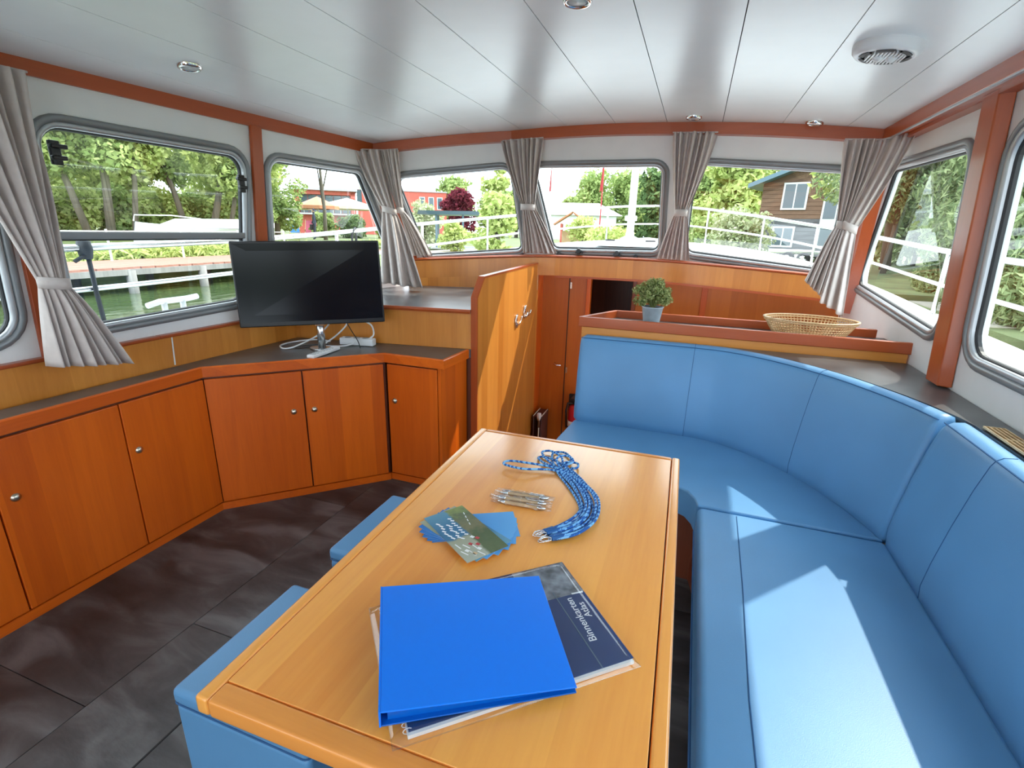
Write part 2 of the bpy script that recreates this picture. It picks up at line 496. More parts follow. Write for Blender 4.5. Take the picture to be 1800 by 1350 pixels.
def rquad(c, rad, off=0.0, n=6):
    """rounded quad from four corners (ccw); off > 0 grows it"""
    m = 4
    c = [Vector(p) for p in c]
    lines = []
    for i in range(m):
        a, b = c[i], c[(i + 1) % m]
        d = (b - a).normalized(); nn = Vector((d.y, -d.x))
        lines.append((a + nn * off, d))
    cs = []
    for i in range(m):
        (p, d), (q, e) = lines[i - 1], lines[i]
        det = d.x * (-e.y) + e.x * d.y
        t = ((q.x - p.x) * (-e.y) + e.x * (q.y - p.y)) / det
        cs.append(p + d * t)
    out = []
    for i in range(m):
        p = cs[i]; a = (cs[i - 1] - p).normalized(); b = (cs[(i + 1) % m] - p).normalized()
        r = max(0.004, (rad[i] if isinstance(rad, (list, tuple)) else rad) + off)
        ang = math.acos(max(-1, min(1, a.dot(b))))
        t = r / math.tan(ang / 2)
        p0 = p + a * t; p1 = p + b * t
        cen = p + (a + b).normalized() * (r / math.sin(ang / 2))
        a0 = math.atan2(p0.y - cen.y, p0.x - cen.x); a1 = math.atan2(p1.y - cen.y, p1.x - cen.x)
        while a1 < a0: a1 += 2 * PI
        if a1 - a0 > PI: a1 -= 2 * PI
        for k in range(n + 1):
            an = a0 + (a1 - a0) * k / n
            out.append((cen.x + r * math.cos(an), cen.y + r * math.sin(an)))
    return out

def panel_holes(name, outer, holes, fm, thick, mat, parent=None):
    loops = [outer] + holes
    flat = [p for l in loops for p in l]
    tris = tessellate_polygon([[Vector((p[0], p[1], 0)) for p in l] for l in loops])
    mb = MB(); N = len(flat)
    mb.v = [tuple(fm(p[0], p[1], 0)) for p in flat] + [tuple(fm(p[0], p[1], -thick)) for p in flat]
    mb.f = [tuple(t) for t in tris] + [tuple(i + N for i in t)[::-1] for t in tris]
    k = 0
    for l in loops:
        m = len(l)
        for i in range(m):
            a, b = k + i, k + (i + 1) % m
            mb.f.append((a, b, b + N, a + N))
        k += m
    return mb.build(name, mat, parent)

def ring_loops(loops):
    mb = MB(); n = len(loops[0])
    mb.v = [tuple(p) for l in loops for p in l]
    for j in range(len(loops) - 1):
        for i in range(n):
            mb.f.append((j * n + i, j * n + (i + 1) % n, (j + 1) * n + (i + 1) % n, (j + 1) * n + i))
    return mb

def make_window(name, corners, rad, fm, extra=None):
    """framed fixed window: aluminium surround, black gasket, pane"""
    w = empty(name, kind='structure')
    def loop(off, d): return [Vector(fm(p[0], p[1], d)) for p in rquad(corners, rad, off)]
    fr = ring_loops([loop(0.000, -0.030), loop(0.000, 0.004), loop(0.004, 0.010), loop(0.016, 0.013), loop(0.021, 0.006)])
    fr.build('inner_frame', 'alu', w, smooth=True)
    fo = ring_loops([loop(0.021, -0.03), loop(0.021, 0.010), loop(0.028, 0.016), loop(0.040, 0.016), loop(0.047, 0.010), loop(0.048, -0.002)])
    fo.build('outer_frame', 'alu_dark', w, smooth=True)
    ga = ring_loops([loop(0.001, -0.004), loop(-0.004, -0.004), loop(-0.007, -0.010), loop(-0.007, -0.022)])
    ga.build('gasket', 'gasket', w)
    L = loop(-0.002, -0.016)
    gl = MB(); gl.v = [tuple(p) for p in L]; gl.f = [tuple(range(len(L)))]
    gl.build('pane', 'pane_glass', w)
    return w

# ------------------------------------------------------------------ the cabin's shape
def ceil_z(x): return 2.10 - 0.10 * ((x + 0.69) / 1.52) ** 2
def x_left(y, z): return -2.40 + 0.055 * (y - 1) + 0.08 * (z - 0.8)
def x_right(y, z): return 0.98 - 0.06 * (z - 0.92)
FB = [Vector(p) for p in ((-2.13, 3.56, 1.222), (-1.16, 3.84, 1.282), (-0.22, 3.82, 1.288), (0.955, 3.78, 1.222))]
FT = [Vector(p) for p in ((-2.19, 3.22, 2.005), (-1.25, 3.44, 2.085), (-0.23, 3.41, 2.09), (0.838, 3.32, 2.00))]
AFT = -1.6

def left_map(y, z, d):      # d > 0 into the cabin
    return Vector((x_left(y, z) + d, y, z))
def right_map(y, z, d):
    return Vector((x_right(y, z) - d, y, z))
def facet_map(i):
    a, b, c, e = FB[i], FB[i + 1], FT[i], FT[i + 1]
    W = ((b - a).length + (e - c).length) / 2
    Hh = ((c - a).length + (e - b).length) / 2
    nrm = ((b - a).cross(c - a)).normalized()
    if nrm.y > 0: nrm = -nrm
    def fm(s, t, d):
        u, v = s / W, t / Hh
        return (a * (1 - u) + b * u) * (1 - v) + (c * (1 - u) + e * u) * v + nrm * d
    return fm, W, Hh

# ------------------------------------------------------------------ floor
floor = empty('floor', kind='structure')
mb = MB()
mb.box((-0.75, 0.55, -0.06), (3.7, 4.3, 0.10))
mb.box((-1.80, 3.2, -0.06), (1.25, 1.2, 0.10))
mb.build('subfloor', 'dark_gap', floor)
gap = 0.0022
cols = [(-2.45, -1.63), (-1.63, -1.306), (-1.306, -0.98), (-0.98, -0.65), (-0.65, -0.32), (-0.32, 0.01), (0.01, 0.34), (0.34, 0.67), (0.67, 1.0)]
cross = [[-0.62, 0.676, 1.95], [-0.3, 1.046, 2.3], [0.1, 1.5], [-0.5, 0.8, 2.1], [0.3, 1.6], [-0.2, 1.1], [0.5, 1.8], [-0.4, 0.9], [0.2, 1.5]]
for (x0, x1), ys in zip(cols, cross):
    e = [AFT] + ys + [2.68]
    for y0, y1 in zip(e[:-1], e[1:]):
        if y1 - y0 < 0.05: continue
        t = MB(); t.box(((x0 + x1) / 2, (y0 + y1) / 2, -0.005), (x1 - x0 - gap, y1 - y0 - gap, 0.010))
        t.build('floor_tile', 'slate_floor', floor, bevel=0.0008, seg=1)
# hatch joint on the third row is wider: a dark inlay
mb = MB(); mb.box((-1.3045, 0.2, 0.0006), (0.006, 2.2, 0.0012)); mb.build('hatch_joint', 'dark_gap', floor)

# ------------------------------------------------------------------ ceiling
ceiling = empty('ceiling', kind='structure')
def front_y(x, F):
    for i in range(3):
        if x <= F[i + 1].x or i == 2:
            t = (x - F[i].x) / (F[i + 1].x - F[i].x)
            return F[i].y + t * (F[i + 1].y - F[i].y)
seams = [-2.36] + [-0.255 + 0.306 * k for k in range(-6, 4)] + [0.99]
for a, b in zip(seams[:-1], seams[1:]):
    mb = MB(); nx = 6
    xs = [a + 0.0016 + (b - a - 0.0032) * i / nx for i in range(nx + 1)]
    vs = []
    for x in xs:
        yf = front_y(x, FT) + 0.03
        vs += [(x, AFT, ceil_z(x)), (x, yf, ceil_z(x)), (x, AFT, ceil_z(x) + 0.008), (x, yf, ceil_z(x) + 0.008)]
    fs = []
    for i in range(nx):
        k = i * 4; q = k + 4
        fs += [(k, k + 1, q + 1, q), (k + 2, q + 2, q + 3, k + 3), (k, q, q + 2, k + 2), (k + 1, k + 3, q + 3, q + 1)]
    fs += [(0, 2, 3, 1), (nx * 4, nx * 4 + 1, nx * 4 + 3, nx * 4 + 2)]
    mb.add(vs, fs); mb.build('ceiling_panel', 'ceiling_white', ceiling)
mb = MB()
def roof(u, v):
    x = -2.50 + 3.62 * u
    yf = front_y(x, FT) + 0.12
    return (x, AFT - 0.05 + (yf - AFT + 0.05) * v, ceil_z(max(-2.4, min(1.02, x))) + 0.012)
mb.grid(roof, 16, 1)
mb.build('roof_deck', 'dark_gap', ceiling, solid=0.02).location.z += 0.012

# ------------------------------------------------------------------ windows and walls
# (y, z) corners of the panes, in order round
WIN_L = [
    ('window_1', [(0.20, 1.03), (1.10, 1.03), (1.10, 1.78), (0.20, 1.78)], 0.09),
    ('window_2', [(1.313, 1.032), (2.10, 1.060), (2.145, 1.785), (1.290, 1.785)], 0.075),
    ('window_3', [(2.325, 1.120), (3.500, 1.155), (3.055, 1.800), (2.318, 1.790)], 0.07),
]
def loop2(c, r, off): return rquad(c, r, off)
zt = 2.03
outerL = [(AFT, -0.11), (3.62, -0.11), (3.62, 1.05), (3.25, zt), (AFT, zt)]
wl = panel_holes('wall_left', outerL, [loop2(c, r, 0.018) for _, c, r in WIN_L], left_map, 0.05, 'vinyl_white')
tag(wl, kind='structure')
WIN_R = [
    ('window_4', [(2.470, 1.094), (3.720, 1.195), (3.350, 1.806), (2.500, 1.790)], [0.08, 0.06, 0.05, 0.06]),
    ('window_5', [(1.10, 1.075), (2.205, 1.075), (2.205, 1.80), (1.10, 1.80)], 0.09),
    ('window_9', [(-0.3, 1.075), (0.9, 1.075), (0.9, 1.80), (-0.3, 1.80)], 0.09),
]
outerR = [(AFT, -0.80), (3.95, -0.80), (3.95, 1.05), (3.40, zt), (AFT, zt)]
wr = panel_holes('wall_right', outerR, [loop2(c, r, 0.018) for _, c, r in WIN_R], right_map, 0.05, 'vinyl_white')
tag(wr, kind='structure')
for n, c, r in WIN_L: make_window(n, c, r, left_map)
for n, c, r in WIN_R: make_window(n, c, r, right_map)

# unseen aft bulkhead, added to cut light from behind: open doorway and two windows
def aft_map(x, z, d): return Vector((x, AFT + d, z))
tag(panel_holes('wall_aft_added', [(-2.50, -0.11), (1.02, -0.11), (1.02, 1.98), (0.2, 2.06), (-0.69, 2.09), (-1.6, 2.06), (-2.50, 1.97)],
                [rquad([(-1.05, 0.03), (-0.15, 0.03), (-0.15, 1.86), (-1.05, 1.86)], 0.03), rquad([(-2.15, 1.0), (-1.25, 1.0), (-1.25, 1.76), (-2.15, 1.76)], 0.08), rquad([(0.05, 1.0), (0.80, 1.0), (0.80, 1.76), (0.05, 1.76)], 0.08)],
                aft_map, 0.04, 'honey_z'), kind='structure')
wf = empty('wall_front', kind='structure')
UV = [[(0.136, 0.030), (0.886, 0.051), (0.928, 0.739), (0.087, 0.722)],
      [(0.142, 0.062), (0.963, 0.070), (0.959, 0.722), (0.100, 0.735)],
      [(0.126, 0.079), (0.860, 0.034), (0.900, 0.738), (0.150, 0.741)]]
RF = [[0.04, 0.05, 0.06, 0.06], [0.05, 0.05, 0.05, 0.05], [0.06, 0.05, 0.05, 0.05]]
FRONT = []
for i in range(3):
    fm, W, Hh = facet_map(i)
    cs = [(u * W, v * Hh) for u, v in UV[i]]
    FRONT.append((fm, W, Hh, cs))
    panel_holes('wall_panel', [(-0.0, -0.14), (W, -0.14), (W, Hh * 1.0), (-0.0, Hh * 1.0)], [rquad(cs, RF[i], 0.018)], fm, 0.04, 'vinyl_white', wf)
    w = make_window('window_%d' % (6 + i), cs, RF[i], fm)
    if i == 1:      # knobs and stays of the opening middle pane
        for px, t, kind in ((0.19, 0.030, 0), (0.36, 0.050, 1), (0.66, 0.040, 1), (0.80, 0.028, 0)):
            p = fm(px * W, t * Hh, 0.03)
            k = MB()
            if kind == 0:
                k.lathe([(0.0, -0.02), (0.014, -0.02), (0.018, 0.0), (0.016, 0.012), (0.0, 0.014)], 12, p, Matrix.Rotation(PI / 2, 3, 'X'))
            else:
                k.box(p, (0.055, 0.02, 0.014)); k.lathe([(0.0, -0.012), (0.017, -0.012), (0.02, 0.0), (0.017, 0.012), (0, 0.012)], 12, p + Vector((0.0, -0.012, 0.012)), Matrix.Rotation(PI / 2, 3, 'X'))
            k.build('latch', 'black_plastic', w, smooth=False)
        k = MB(); k.tube([fm(0.20 * W, 0.022 * Hh, 0.035), fm(0.79 * W, 0.022 * Hh, 0.035)], 0.004, 8); k.build('stay_rod', 'steel', w)

# the opening two-pane window: sliding crossbar, lower pane frame, black catches
w2 = bpy.data.objects['window_2']
mb = MB()
mb.hexa([left_map(y, z, d) for z in (1.383, 1.412) for (y, d) in ((1.285, -0.03), (2.125, -0.03), (2.125, 0.012), (1.285, 0.012))])
mb.build('crossbar', 'alu_dark', w2, bevel=0.003)
mb = MB()
mb.hexa([left_map(y, z, d) for z in (1.377, 1.383) for (y, d) in ((1.30, -0.025), (2.11, -0.025), (2.11, 0.004), (1.30, 0.004))])
mb.build('gasket', 'gasket', w2)
for y, z in ((1.325, 1.695), (2.118, 1.655)):
    mb = MB(); p = left_map(y, z, 0.016)
    mb.box(p, (0.018, 0.035, 0.085)); mb.box(p + Vector((0.012, 0.008 if y < 2 else -0.008, 0.022)), (0.02, 0.055, 0.016)); mb.box(p + Vector((0.012, 0.004 if y < 2 else -0.004, -0.018)), (0.02, 0.048, 0.016))
    mb.build('catch', 'black_plastic', w2, bevel=0.004)
mb = MB(); mb.tube([left_map(2.138, 1.45, 0.0), left_map(2.142, 1.62, 0.0)], 0.005, 8); mb.build('slide_channel', 'steel', w2)

# ------------------------------------------------------------------ timber trim of the cabin
def trim(n): return empty('trim_%d' % n, kind='structure')
t1 = trim(1)    # left ceiling beam
mb = MB()
ys = [AFT, 0.5, 1.5, 2.5, 3.24]
for y0, y1 in zip(ys[:-1], ys[1:]):
    def bx(y): return -2.295 + 0.055 * (y - 1)
    a0, a1 = bx(y0), bx(y1)
    z0 = 1.938
    mb.hexa([(a0 - 0.06, y0, z0), (a0, y0, z0), (a1, y1, z0), (a1 - 0.06, y1, z0),
             (a0 - 0.06, y0, ceil_z(a0)), (a0, y0, ceil_z(a0)), (a1, y1, ceil_z(a1)), (a1 - 0.06, y1, ceil_z(a1))])
mb.build('beam', 'beam_y', t1)
t2 = trim(2)    # front beam, three straight runs
for i in range(3):
    mb = MB()
    a, b = FT[i].copy(), FT[i + 1].copy()
    d = (b - a).to_2d().normalized(); nn = Vector((d.y, -d.x, 0))      # towards the cabin
    if nn.y > 0: nn = -nn
    K = 8
    for k in range(K):
        p = a.lerp(b, k / K); q = a.lerp(b, (k + 1) / K)
        zp, zq = ceil_z(p.x), ceil_z(q.x)
        i0, i1 = p + nn * 0.035, q + nn * 0.035
        o0, o1 = p - nn * 0.03, q - nn * 0.03
        mb.hexa([(i0.x, i0.y, zp - 0.062), (i1.x, i1.y, zq - 0.062), (o1.x, o1.y, zq - 0.062), (o0.x, o0.y, zp - 0.062),
                 (i0.x, i0.y, zp), (i1.x, i1.y, zq), (o1.x, o1.y, zq), (o0.x, o0.y, zp)])
    mb.build('beam', 'beam_x', t2)
t3 = trim(3)    # right beam: deep box with a curtain rail under it
mb = MB()
mb.box((0.880, 0.86, 1.975), (0.10, 4.95, 0.062)); mb.build('beam', 'beam_y', t3, bevel=0.004)
mb = MB(); mb.box((0.838, 0.86, 1.9425), (0.012, 4.95, 0.006)); mb.build('curtain_rail', 'alu', t3)
mb = MB(); mb.box((0.905, 0.86, 1.936), (0.06, 4.95, 0.016)); mb.build('beam_soffit', 'beam_y', t3)
t4 = trim(4)    # posts on the left wall
for y in (1.195, 2.228):
    mb = MB()
    mb.hexa([left_map(yy, z, d) for z in (0.93, 1.945) for (yy, d) in ((y - 0.032, 0.002), (y + 0.032, 0.002), (y + 0.032, 0.022), (y - 0.032, 0.022))])
    mb.build('post', 'beam_z', t4, bevel=0.003)
t5 = trim(5)    # post on the right wall
mb = MB()
mb.hexa([right_map(yy, z, d) for z in (0.925, 1.945) for (yy, d) in ((2.262, 0.002), (2.400, 0.002), (2.385, 0.045), (2.278, 0.045))])
mb.build('post', 'beam_z', t5, bevel=0.005)
mb = MB()       # corner posts behind the front curtains
mb.hexa([(0.97, 3.90, 1.0), (0.90, 3.90, 1.0), (0.93, 3.74, 1.0), (0.98, 3.72, 1.0), (0.87, 3.43, 1.96), (0.80, 3.43, 1.96), (0.83, 3.28, 1.96), (0.89, 3.26, 1.96)])
mb.build('post', 'beam_z', t5)
mb = MB()
mb.hexa([(-2.16, 3.62, 1.1), (-2.07, 3.62, 1.1), (-2.10, 3.50, 1.1), (-2.17, 3.47, 1.1), (-2.22, 3.32, 1.96), (-2.14, 3.32, 1.96), (-2.17, 3.20, 1.96), (-2.24, 3.16, 1.96)])
mb.build('post', 'beam_z', t4)
t6 = trim(6)    # board along the left wall above the worktop
mb = MB()
def strip_top(y): return 0.926 + 0.012 * min(1, max(0, (y - 1.0)))
ys = [AFT, 0, 1.0, 1.6, 2.2, 2.62]
for y0, y1 in zip(ys[:-1], ys[1:]):
    mb.hexa([left_map(y, z, d) for (zz) in (0, 1) for (y, z, d) in ((y0, strip_top(y0) if zz else 0.72, -0.002), (y1, strip_top(y1) if zz else 0.72, -0.002), (y1, strip_top(y1) if zz else 0.72, 0.03), (y0, strip_top(y0) if zz else 0.72, 0.03))])
mb.build('board', 'honey_z', t6)
mb = MB()
for y0, y1 in zip(ys[:-1], ys[1:]):
    mb.hexa([left_map(y, strip_top(y) + dz, d) for dz in (-0.004, 0.012) for (y, d) in ((y0, 0.0), (y1, 0.0), (y1, 0.038), (y0, 0.038))])
mb.build('cap', 'beam_y', t6, bevel=0.004)
mb = MB(); mb.hexa([left_map(y, z, d) for z in (0.79, 0.936) for (y, d) in ((1.655, 0.02), (1.661, 0.02), (1.661, 0.0312), (1.655, 0.0312))]); mb.build('joint', 'paper', t6)
t7 = trim(7)    # fascia under the front windows, slightly bowed, with a rounded cap
path = []
for i in range(3):
    for k in range(6):
        p = FB[i].lerp(FB[i + 1], k / 6); path.append(p)
path.append(FB[3])
sm = [Vector(p) for p in path]
for _ in range(3):
    sm = [sm[0]] + [(sm[i - 1] + sm[i] * 2 + sm[i + 1]) / 4 for i in range(1, len(sm) - 1)] + [sm[-1]]
path = [(p.x, p.y - 0.045, p.z - 0.012) for p in sm]
mb = MB(); mb.sweep(path, [(-0.06, -0.002), (0.012, -0.002), (0.012, -0.135), (-0.006, -0.135), (-0.006, -0.02), (-0.06, -0.02)])
mb.build('fascia', 'honey_z', t7)
mb = MB(); mb.sweep(path, [(-0.07, 0.0), (0.012, 0.0), (0.020, 0.006), (0.020, 0.012), (0.012, 0.018), (-0.07, 0.018)])
mb.build('cap', 'beam_x', t7, smooth=False)
mb = MB(); mb.sweep([p for p in path if p[0] > -1.14], [(0.010, -0.135), (0.020, -0.135), (0.020, -0.150), (-0.006, -0.150), (-0.006, -0.135)])
mb.build('lower_bead', 'beam_x', t7)

# ------------------------------------------------------------------ companionway below the front windows
LOW = -0.75
wlow = empty('wall_front_lower', kind='structure')
mb = MB(); mb.box((0.29, 3.965, 0.20), (1.38, 0.03, 1.90)); mb.build('bulkhead_panel', 'bulkhead_z', wlow)
mb = MB(); mb.box((0.095, 3.944, 0.20), (0.042, 0.014, 1.90)); mb.build('batten', 'beam_z', wlow, bevel=0.003)
mb = MB(); mb.box((-0.408, 3.950, 0.20), (0.030, 0.05, 1.90)); mb.build('door_jamb', 'mahogany', wlow, bevel=0.003)
mb = MB(); mb.box((-0.760, 3.950, 0.20), (0.034, 0.05, 1.90)); mb.build('door_jamb', 'cherry_z', wlow, bevel=0.003)
mb = MB(); mb.hexa([(x, y, z) for z in (LOW, 1.15) for (x, y) in ((-1.20, 3.94), (-1.035, 3.94), (-1.035, 3.98), (-1.20, 3.98))]); mb.build('side_panel', 'companion_z', wlow)
mb = MB(); mb.box((-1.153, 3.875, 0.20), (0.03, 0.15, 1.90)); mb.build('return_panel', 'cherry_z', wlow)
# dark forward cabin beyond the opening
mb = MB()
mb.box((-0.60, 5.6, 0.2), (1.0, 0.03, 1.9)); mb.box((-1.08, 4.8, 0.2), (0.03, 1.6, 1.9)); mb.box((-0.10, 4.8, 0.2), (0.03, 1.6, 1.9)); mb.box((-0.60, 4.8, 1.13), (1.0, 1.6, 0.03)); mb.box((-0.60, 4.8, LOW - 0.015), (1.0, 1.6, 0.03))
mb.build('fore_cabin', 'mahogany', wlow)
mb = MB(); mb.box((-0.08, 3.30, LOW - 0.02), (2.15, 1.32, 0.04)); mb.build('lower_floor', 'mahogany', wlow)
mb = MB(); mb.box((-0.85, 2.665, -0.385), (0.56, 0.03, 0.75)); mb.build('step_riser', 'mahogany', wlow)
mb = MB(); mb.box((-0.85, 2.80, -0.25), (0.56, 0.25, 0.03)); mb.build('step_tread', 'cherry_x', wlow, bevel=0.004)
mb = MB(); mb.box((-0.85, 3.02, -0.50), (0.56, 0.25, 0.03)); mb.build('step_tread', 'cherry_x', wlow, bevel=0.004)

door = empty('door_1', kind='structure')
mb = MB(); mb.box((-0.912, 3.955, 0.19), (0.268, 0.028, 1.88)); mb.build('door_leaf', 'companion_z', door, bevel=0.003)
mb = MB(); mb.box((-0.918, 3.938, 0.19), (0.006, 0.004, 1.86)); mb.build('groove', 'dark_gap', door)
mb = MB(); mb.tube([(-1.005, 3.935, 0.40), (-1.005, 3.905, 0.40), (-0.985, 3.90, 0.392), (-0.945, 3.90, 0.395)], 0.007, 8); mb.build('handle', 'chrome', door, smooth=True)
for z in (1.05, 0.35):
    mb = MB(); mb.box((-0.905, 3.938, z), (0.014, 0.006, 0.05)); mb.build('hinge', 'steel', door)

# partition beside the companionway
part = empty('partition_panel', (-1.1525, 2.6, 0), 'tall honey wood partition with clipped corner and chrome script beside the stairwell', 'partition')
prof = [(2.605, LOW), (3.80, LOW), (3.80, 1.215), (2.705, 1.190), (2.605, 1.085)]
mb = MB(); n = len(prof)
mb.add([(-1.168, y, z) for y, z in prof] + [(-1.137, y, z) for y, z in prof], [tuple(range(n))[::-1], tuple(range(n, 2 * n))] + [(i, (i + 1) % n, n + (i + 1) % n, n + i) for i in range(n)])
mb.build('panel', 'honey_z', part)
edge = [(2.593, LOW), (2.593, 1.090), (2.699, 1.201), (3.80, 1.226)]
inn = [(2.605, LOW), (2.605, 1.085), (2.705, 1.190), (3.80, 1.215)]
mb = MB()
for i in range(3):
    mb.hexa([(x, y, z) for (y, z) in (inn[i], edge[i]) for x in (-1.172, -1.133)][0:2] + [(x, *edge[i]) for x in (-1.133, -1.172)] + [(x, *inn[i + 1]) for x in (-1.172, -1.133)] + [(x, *edge[i + 1]) for x in (-1.133, -1.172)])
mb.build('edge_trim', 'beam_z', part)
# the chrome script: two tall strokes with running lower-case waves
mb = MB()
X = -1.131
def S(pts, r=0.0055):
    mb.tube([(X, y, z) for y, z in pts], r, 8)
S([(3.285, 0.893), (3.268, 0.880), (3.262, 0.845), (3.268, 0.810), (3.284, 0.802), (3.300, 0.815)])
S([(3.262, 0.850), (3.300, 0.822), (3.335, 0.815), (3.365, 0.830), (3.392, 0.852), (3.398, 0.866)])
S([(3.300, 0.893), (3.285, 0.880), (3.280, 0.850)])
S([(3.470, 0.935), (3.450, 0.925), (3.440, 0.890), (3.440, 0.855), (3.455, 0.846), (3.470, 0.860)])
S([(3.470, 0.862), (3.490, 0.846), (3.510, 0.852), (3.520, 0.872), (3.535, 0.878), (3.530, 0.860), (3.545, 0.850), (3.575, 0.854), (3.600, 0.870), (3.606, 0.885)])
S([(3.480, 0.935), (3.470, 0.915), (3.468, 0.880)])
emb = mb.build('emblem', 'chrome', part, smooth=True); emb['label'] = 'chrome lettering in running script'

rad = empty('radiator', (-1.06, 3.75, LOW), 'dark brown panel radiator with pale valve low in the stairwell', 'radiator')
mb = MB(); mb.box((-1.110, 3.82, -0.30), (0.012, 0.20, 0.56)); mb.box((-1.045, 3.82, -0.30), (0.012, 0.20, 0.56)); mb.build('panel', 'radiator_brown', rad, bevel=0.004)
mb = MB(); mb.box((-1.078, 3.82, -0.022), (0.080, 0.20, 0.010)); mb.build('top_grille', 'radiator_brown', rad)
mb = MB(); mb.tube([(-1.045, 3.72, -0.014), (-1.045, 3.92, -0.014)], 0.004, 6); mb.tube([(-1.112, 3.72, -0.014), (-1.112, 3.92, -0.014)], 0.004, 6); mb.build('edge_rail', 'cream_cloth', rad)
mb = MB(); mb.lathe([(0.0, 0.0), (0.017, 0.0), (0.019, 0.03), (0.015, 0.045), (0, 0.047)], 12, (-1.055, 3.695, -0.02)); mb.build('valve_head', 'white_plastic', rad, smooth=True)
mb = MB(); mb.lathe([(0.009, -0.10), (0.009, -0.04), (0.014, -0.035), (0.014, -0.02)], 10, (-1.055, 3.695, 0.0)); mb.build('valve_body', 'nickel', rad, smooth=True)
mb = MB(); mb.tube([(-1.055, 3.695, -0.10), (-1.055, 3.695, -0.62)], 0.006, 8); mb.build('pipe', 'nickel', rad, smooth=True)

ext = empty('fire_extinguisher', (-0.79, 3.88, -0.22), 'small red fire extinguisher standing at the foot of the stairwell', 'extinguisher')
mb = MB(); mb.lathe([(0, 0), (0.05, 0), (0.055, 0.01), (0.055, 0.24), (0.045, 0.275), (0.022, 0.29), (0, 0.29)], 20, (-0.79, 3.85, -0.20)); mb.build('cylinder', 'red_paint', ext, smooth=True)
mb = MB(); mb.lathe([(0.0555, 0.10), (0.0562, 0.10), (0.0562, 0.15), (0.0555, 0.15)], 20, (-0.79, 3.85, -0.20), cap=False); mb.build('label_band', 'paper', ext, smooth=True)
mb = MB(); mb.lathe([(0, 0.285), (0.022, 0.285), (0.022, 0.32), (0, 0.32)], 12, (-0.79, 3.85, -0.20)); mb.box((-0.80, 3.83, 0.135), (0.03, 0.09, 0.016)); mb.box((-0.80, 3.82, 0.155), (0.03, 0.10, 0.010)); mb.build('valve_handle', 'black_plastic', ext)
mb = MB(); mb.tube([(-0.79, 3.85, 0.10), (-0.85, 3.83, 0.10), (-0.862, 3.83, 0.03), (-0.855, 3.84, -0.12)], 0.008, 8); mb.build('hose', 'black_plastic', ext, smooth=True)
mb = MB(); mb.box((-0.79, 3.92, -0.02), (0.14, 0.03, 0.34)); mb.build('wall_bracket', 'black_plastic', ext)

# ------------------------------------------------------------------ left cabinets
def knob(parent, p, nrm):
    n = Vector(nrm).normalized()
    M = n.to_track_quat('Z', 'Y').to_matrix()
    mb = MB(); mb.lathe([(0.0, 0.0), (0.0155, 0.0), (0.0155, 0.003), (0.0125, 0.0045), (0.0115, 0.007), (0.008, 0.0095), (0.0, 0.0105)], 20, p, M)
    mb.build('knob', 'nickel', parent, smooth=True)

def door_on(parent, a, b, z0, z1, nrm, mat, kp=None, kz=0.5):
    """door leaf on the vertical plane from a to b, standing proud along nrm"""
    a, b = Vector(a), Vector(b); n = Vector(nrm).normalized(); t = 0.019
    pts = []
    for z in (z0, z1):
        for p, o in ((a, 0), (b, 0), (b, t), (a, t)):
            pts.append((p.x + n.x * o, p.y + n.y * o, z))
    d = MB(); d.hexa(pts); leaf = d.build('door', mat, parent, bevel=0.004)
    if kp is not None:
        q = a.lerp(b, kp); knob(leaf, (q.x + n.x * t, q.y + n.y * t, kz), (n.x, n.y, 0))
    return leaf

Z0, Z1 = 0.045, 0.722
XC = -2.219
cab1 = empty('side_cabinet', (-2.29, 0.5, 0), 'long cherry cabinet along the left wall with three flat doors', 'cabinet')
mb = MB(); mb.box((-2.298, 0.045, 0.3675), (0.158, 3.29, 0.727)); mb.build('carcass', 'mahogany', cab1)
mb = MB(); mb.box((XC + 0.008, 0.045, 0.020), (0.018, 3.285, 0.040)); mb.build('plinth', 'cherry_y', cab1)
for y0, y1, kp in ((-0.05, 0.398, 0.15), (0.402, 0.842, None), (0.847, 1.290, 0.11), (1.295, 1.687, 0.10)):
    door_on(cab1, (XC, y0), (XC, y1), Z0, Z1, (1, 0), 'cherry_z', kp, 0.497)
B = Vector((XC, 1.693)); Cc = Vector((-1.583, 2.322))
nd = Vector(((Cc - B).y, -(Cc - B).x)).normalized()
cab2 = empty('corner_cabinet', (-2.1, 2.2, 0), 'angled cherry corner cabinet with two doors under the television', 'cabinet')
mb = MB(); mb.prism([(B.x, B.y), (Cc.x, Cc.y), (-1.60, 2.50), (-2.28, 2.40), (-2.36, 2.36), (-2.36, 1.70)], 0.004, 0.731); mb.build('carcass', 'mahogany', cab2)
def ang(s): return B.lerp(Cc, s)
door_on(cab2, ang(0.012), ang(0.507), Z0, Z1, nd, 'cherry_z', 0.875, 0.503)
door_on(cab2, ang(0.514), ang(0.985), Z0, Z1, nd, 'cherry_z', 0.10, 0.503)
mb = MB(); q0, q1 = ang(0.0) + nd * 0.001, ang(1.0) + nd * 0.001
mb.hexa([(q0.x, q0.y, 0), (q1.x, q1.y, 0), (q1.x + nd.x * 0.018, q1.y + nd.y * 0.018, 0), (q0.x + nd.x * 0.018, q0.y + nd.y * 0.018, 0),
         (q0.x, q0.y, 0.04), (q1.x, q1.y, 0.04), (q1.x + nd.x * 0.018, q1.y + nd.y * 0.018, 0.04), (q0.x + nd.x * 0.018, q0.y + nd.y * 0.018, 0.04)])
mb.build('plinth', 'cherry_x', cab2)
cab3 = empty('end_cabinet', (-1.4, 2.4, 0), 'narrow single-door cherry cabinet standing against the partition', 'cabinet')
mb = MB(); mb.prism([(-1.575, 2.335), (-1.232, 2.335), (-1.205, 2.590), (-1.58, 2.52)], 0.004, 0.731); mb.build('carcass', 'mahogany', cab3)
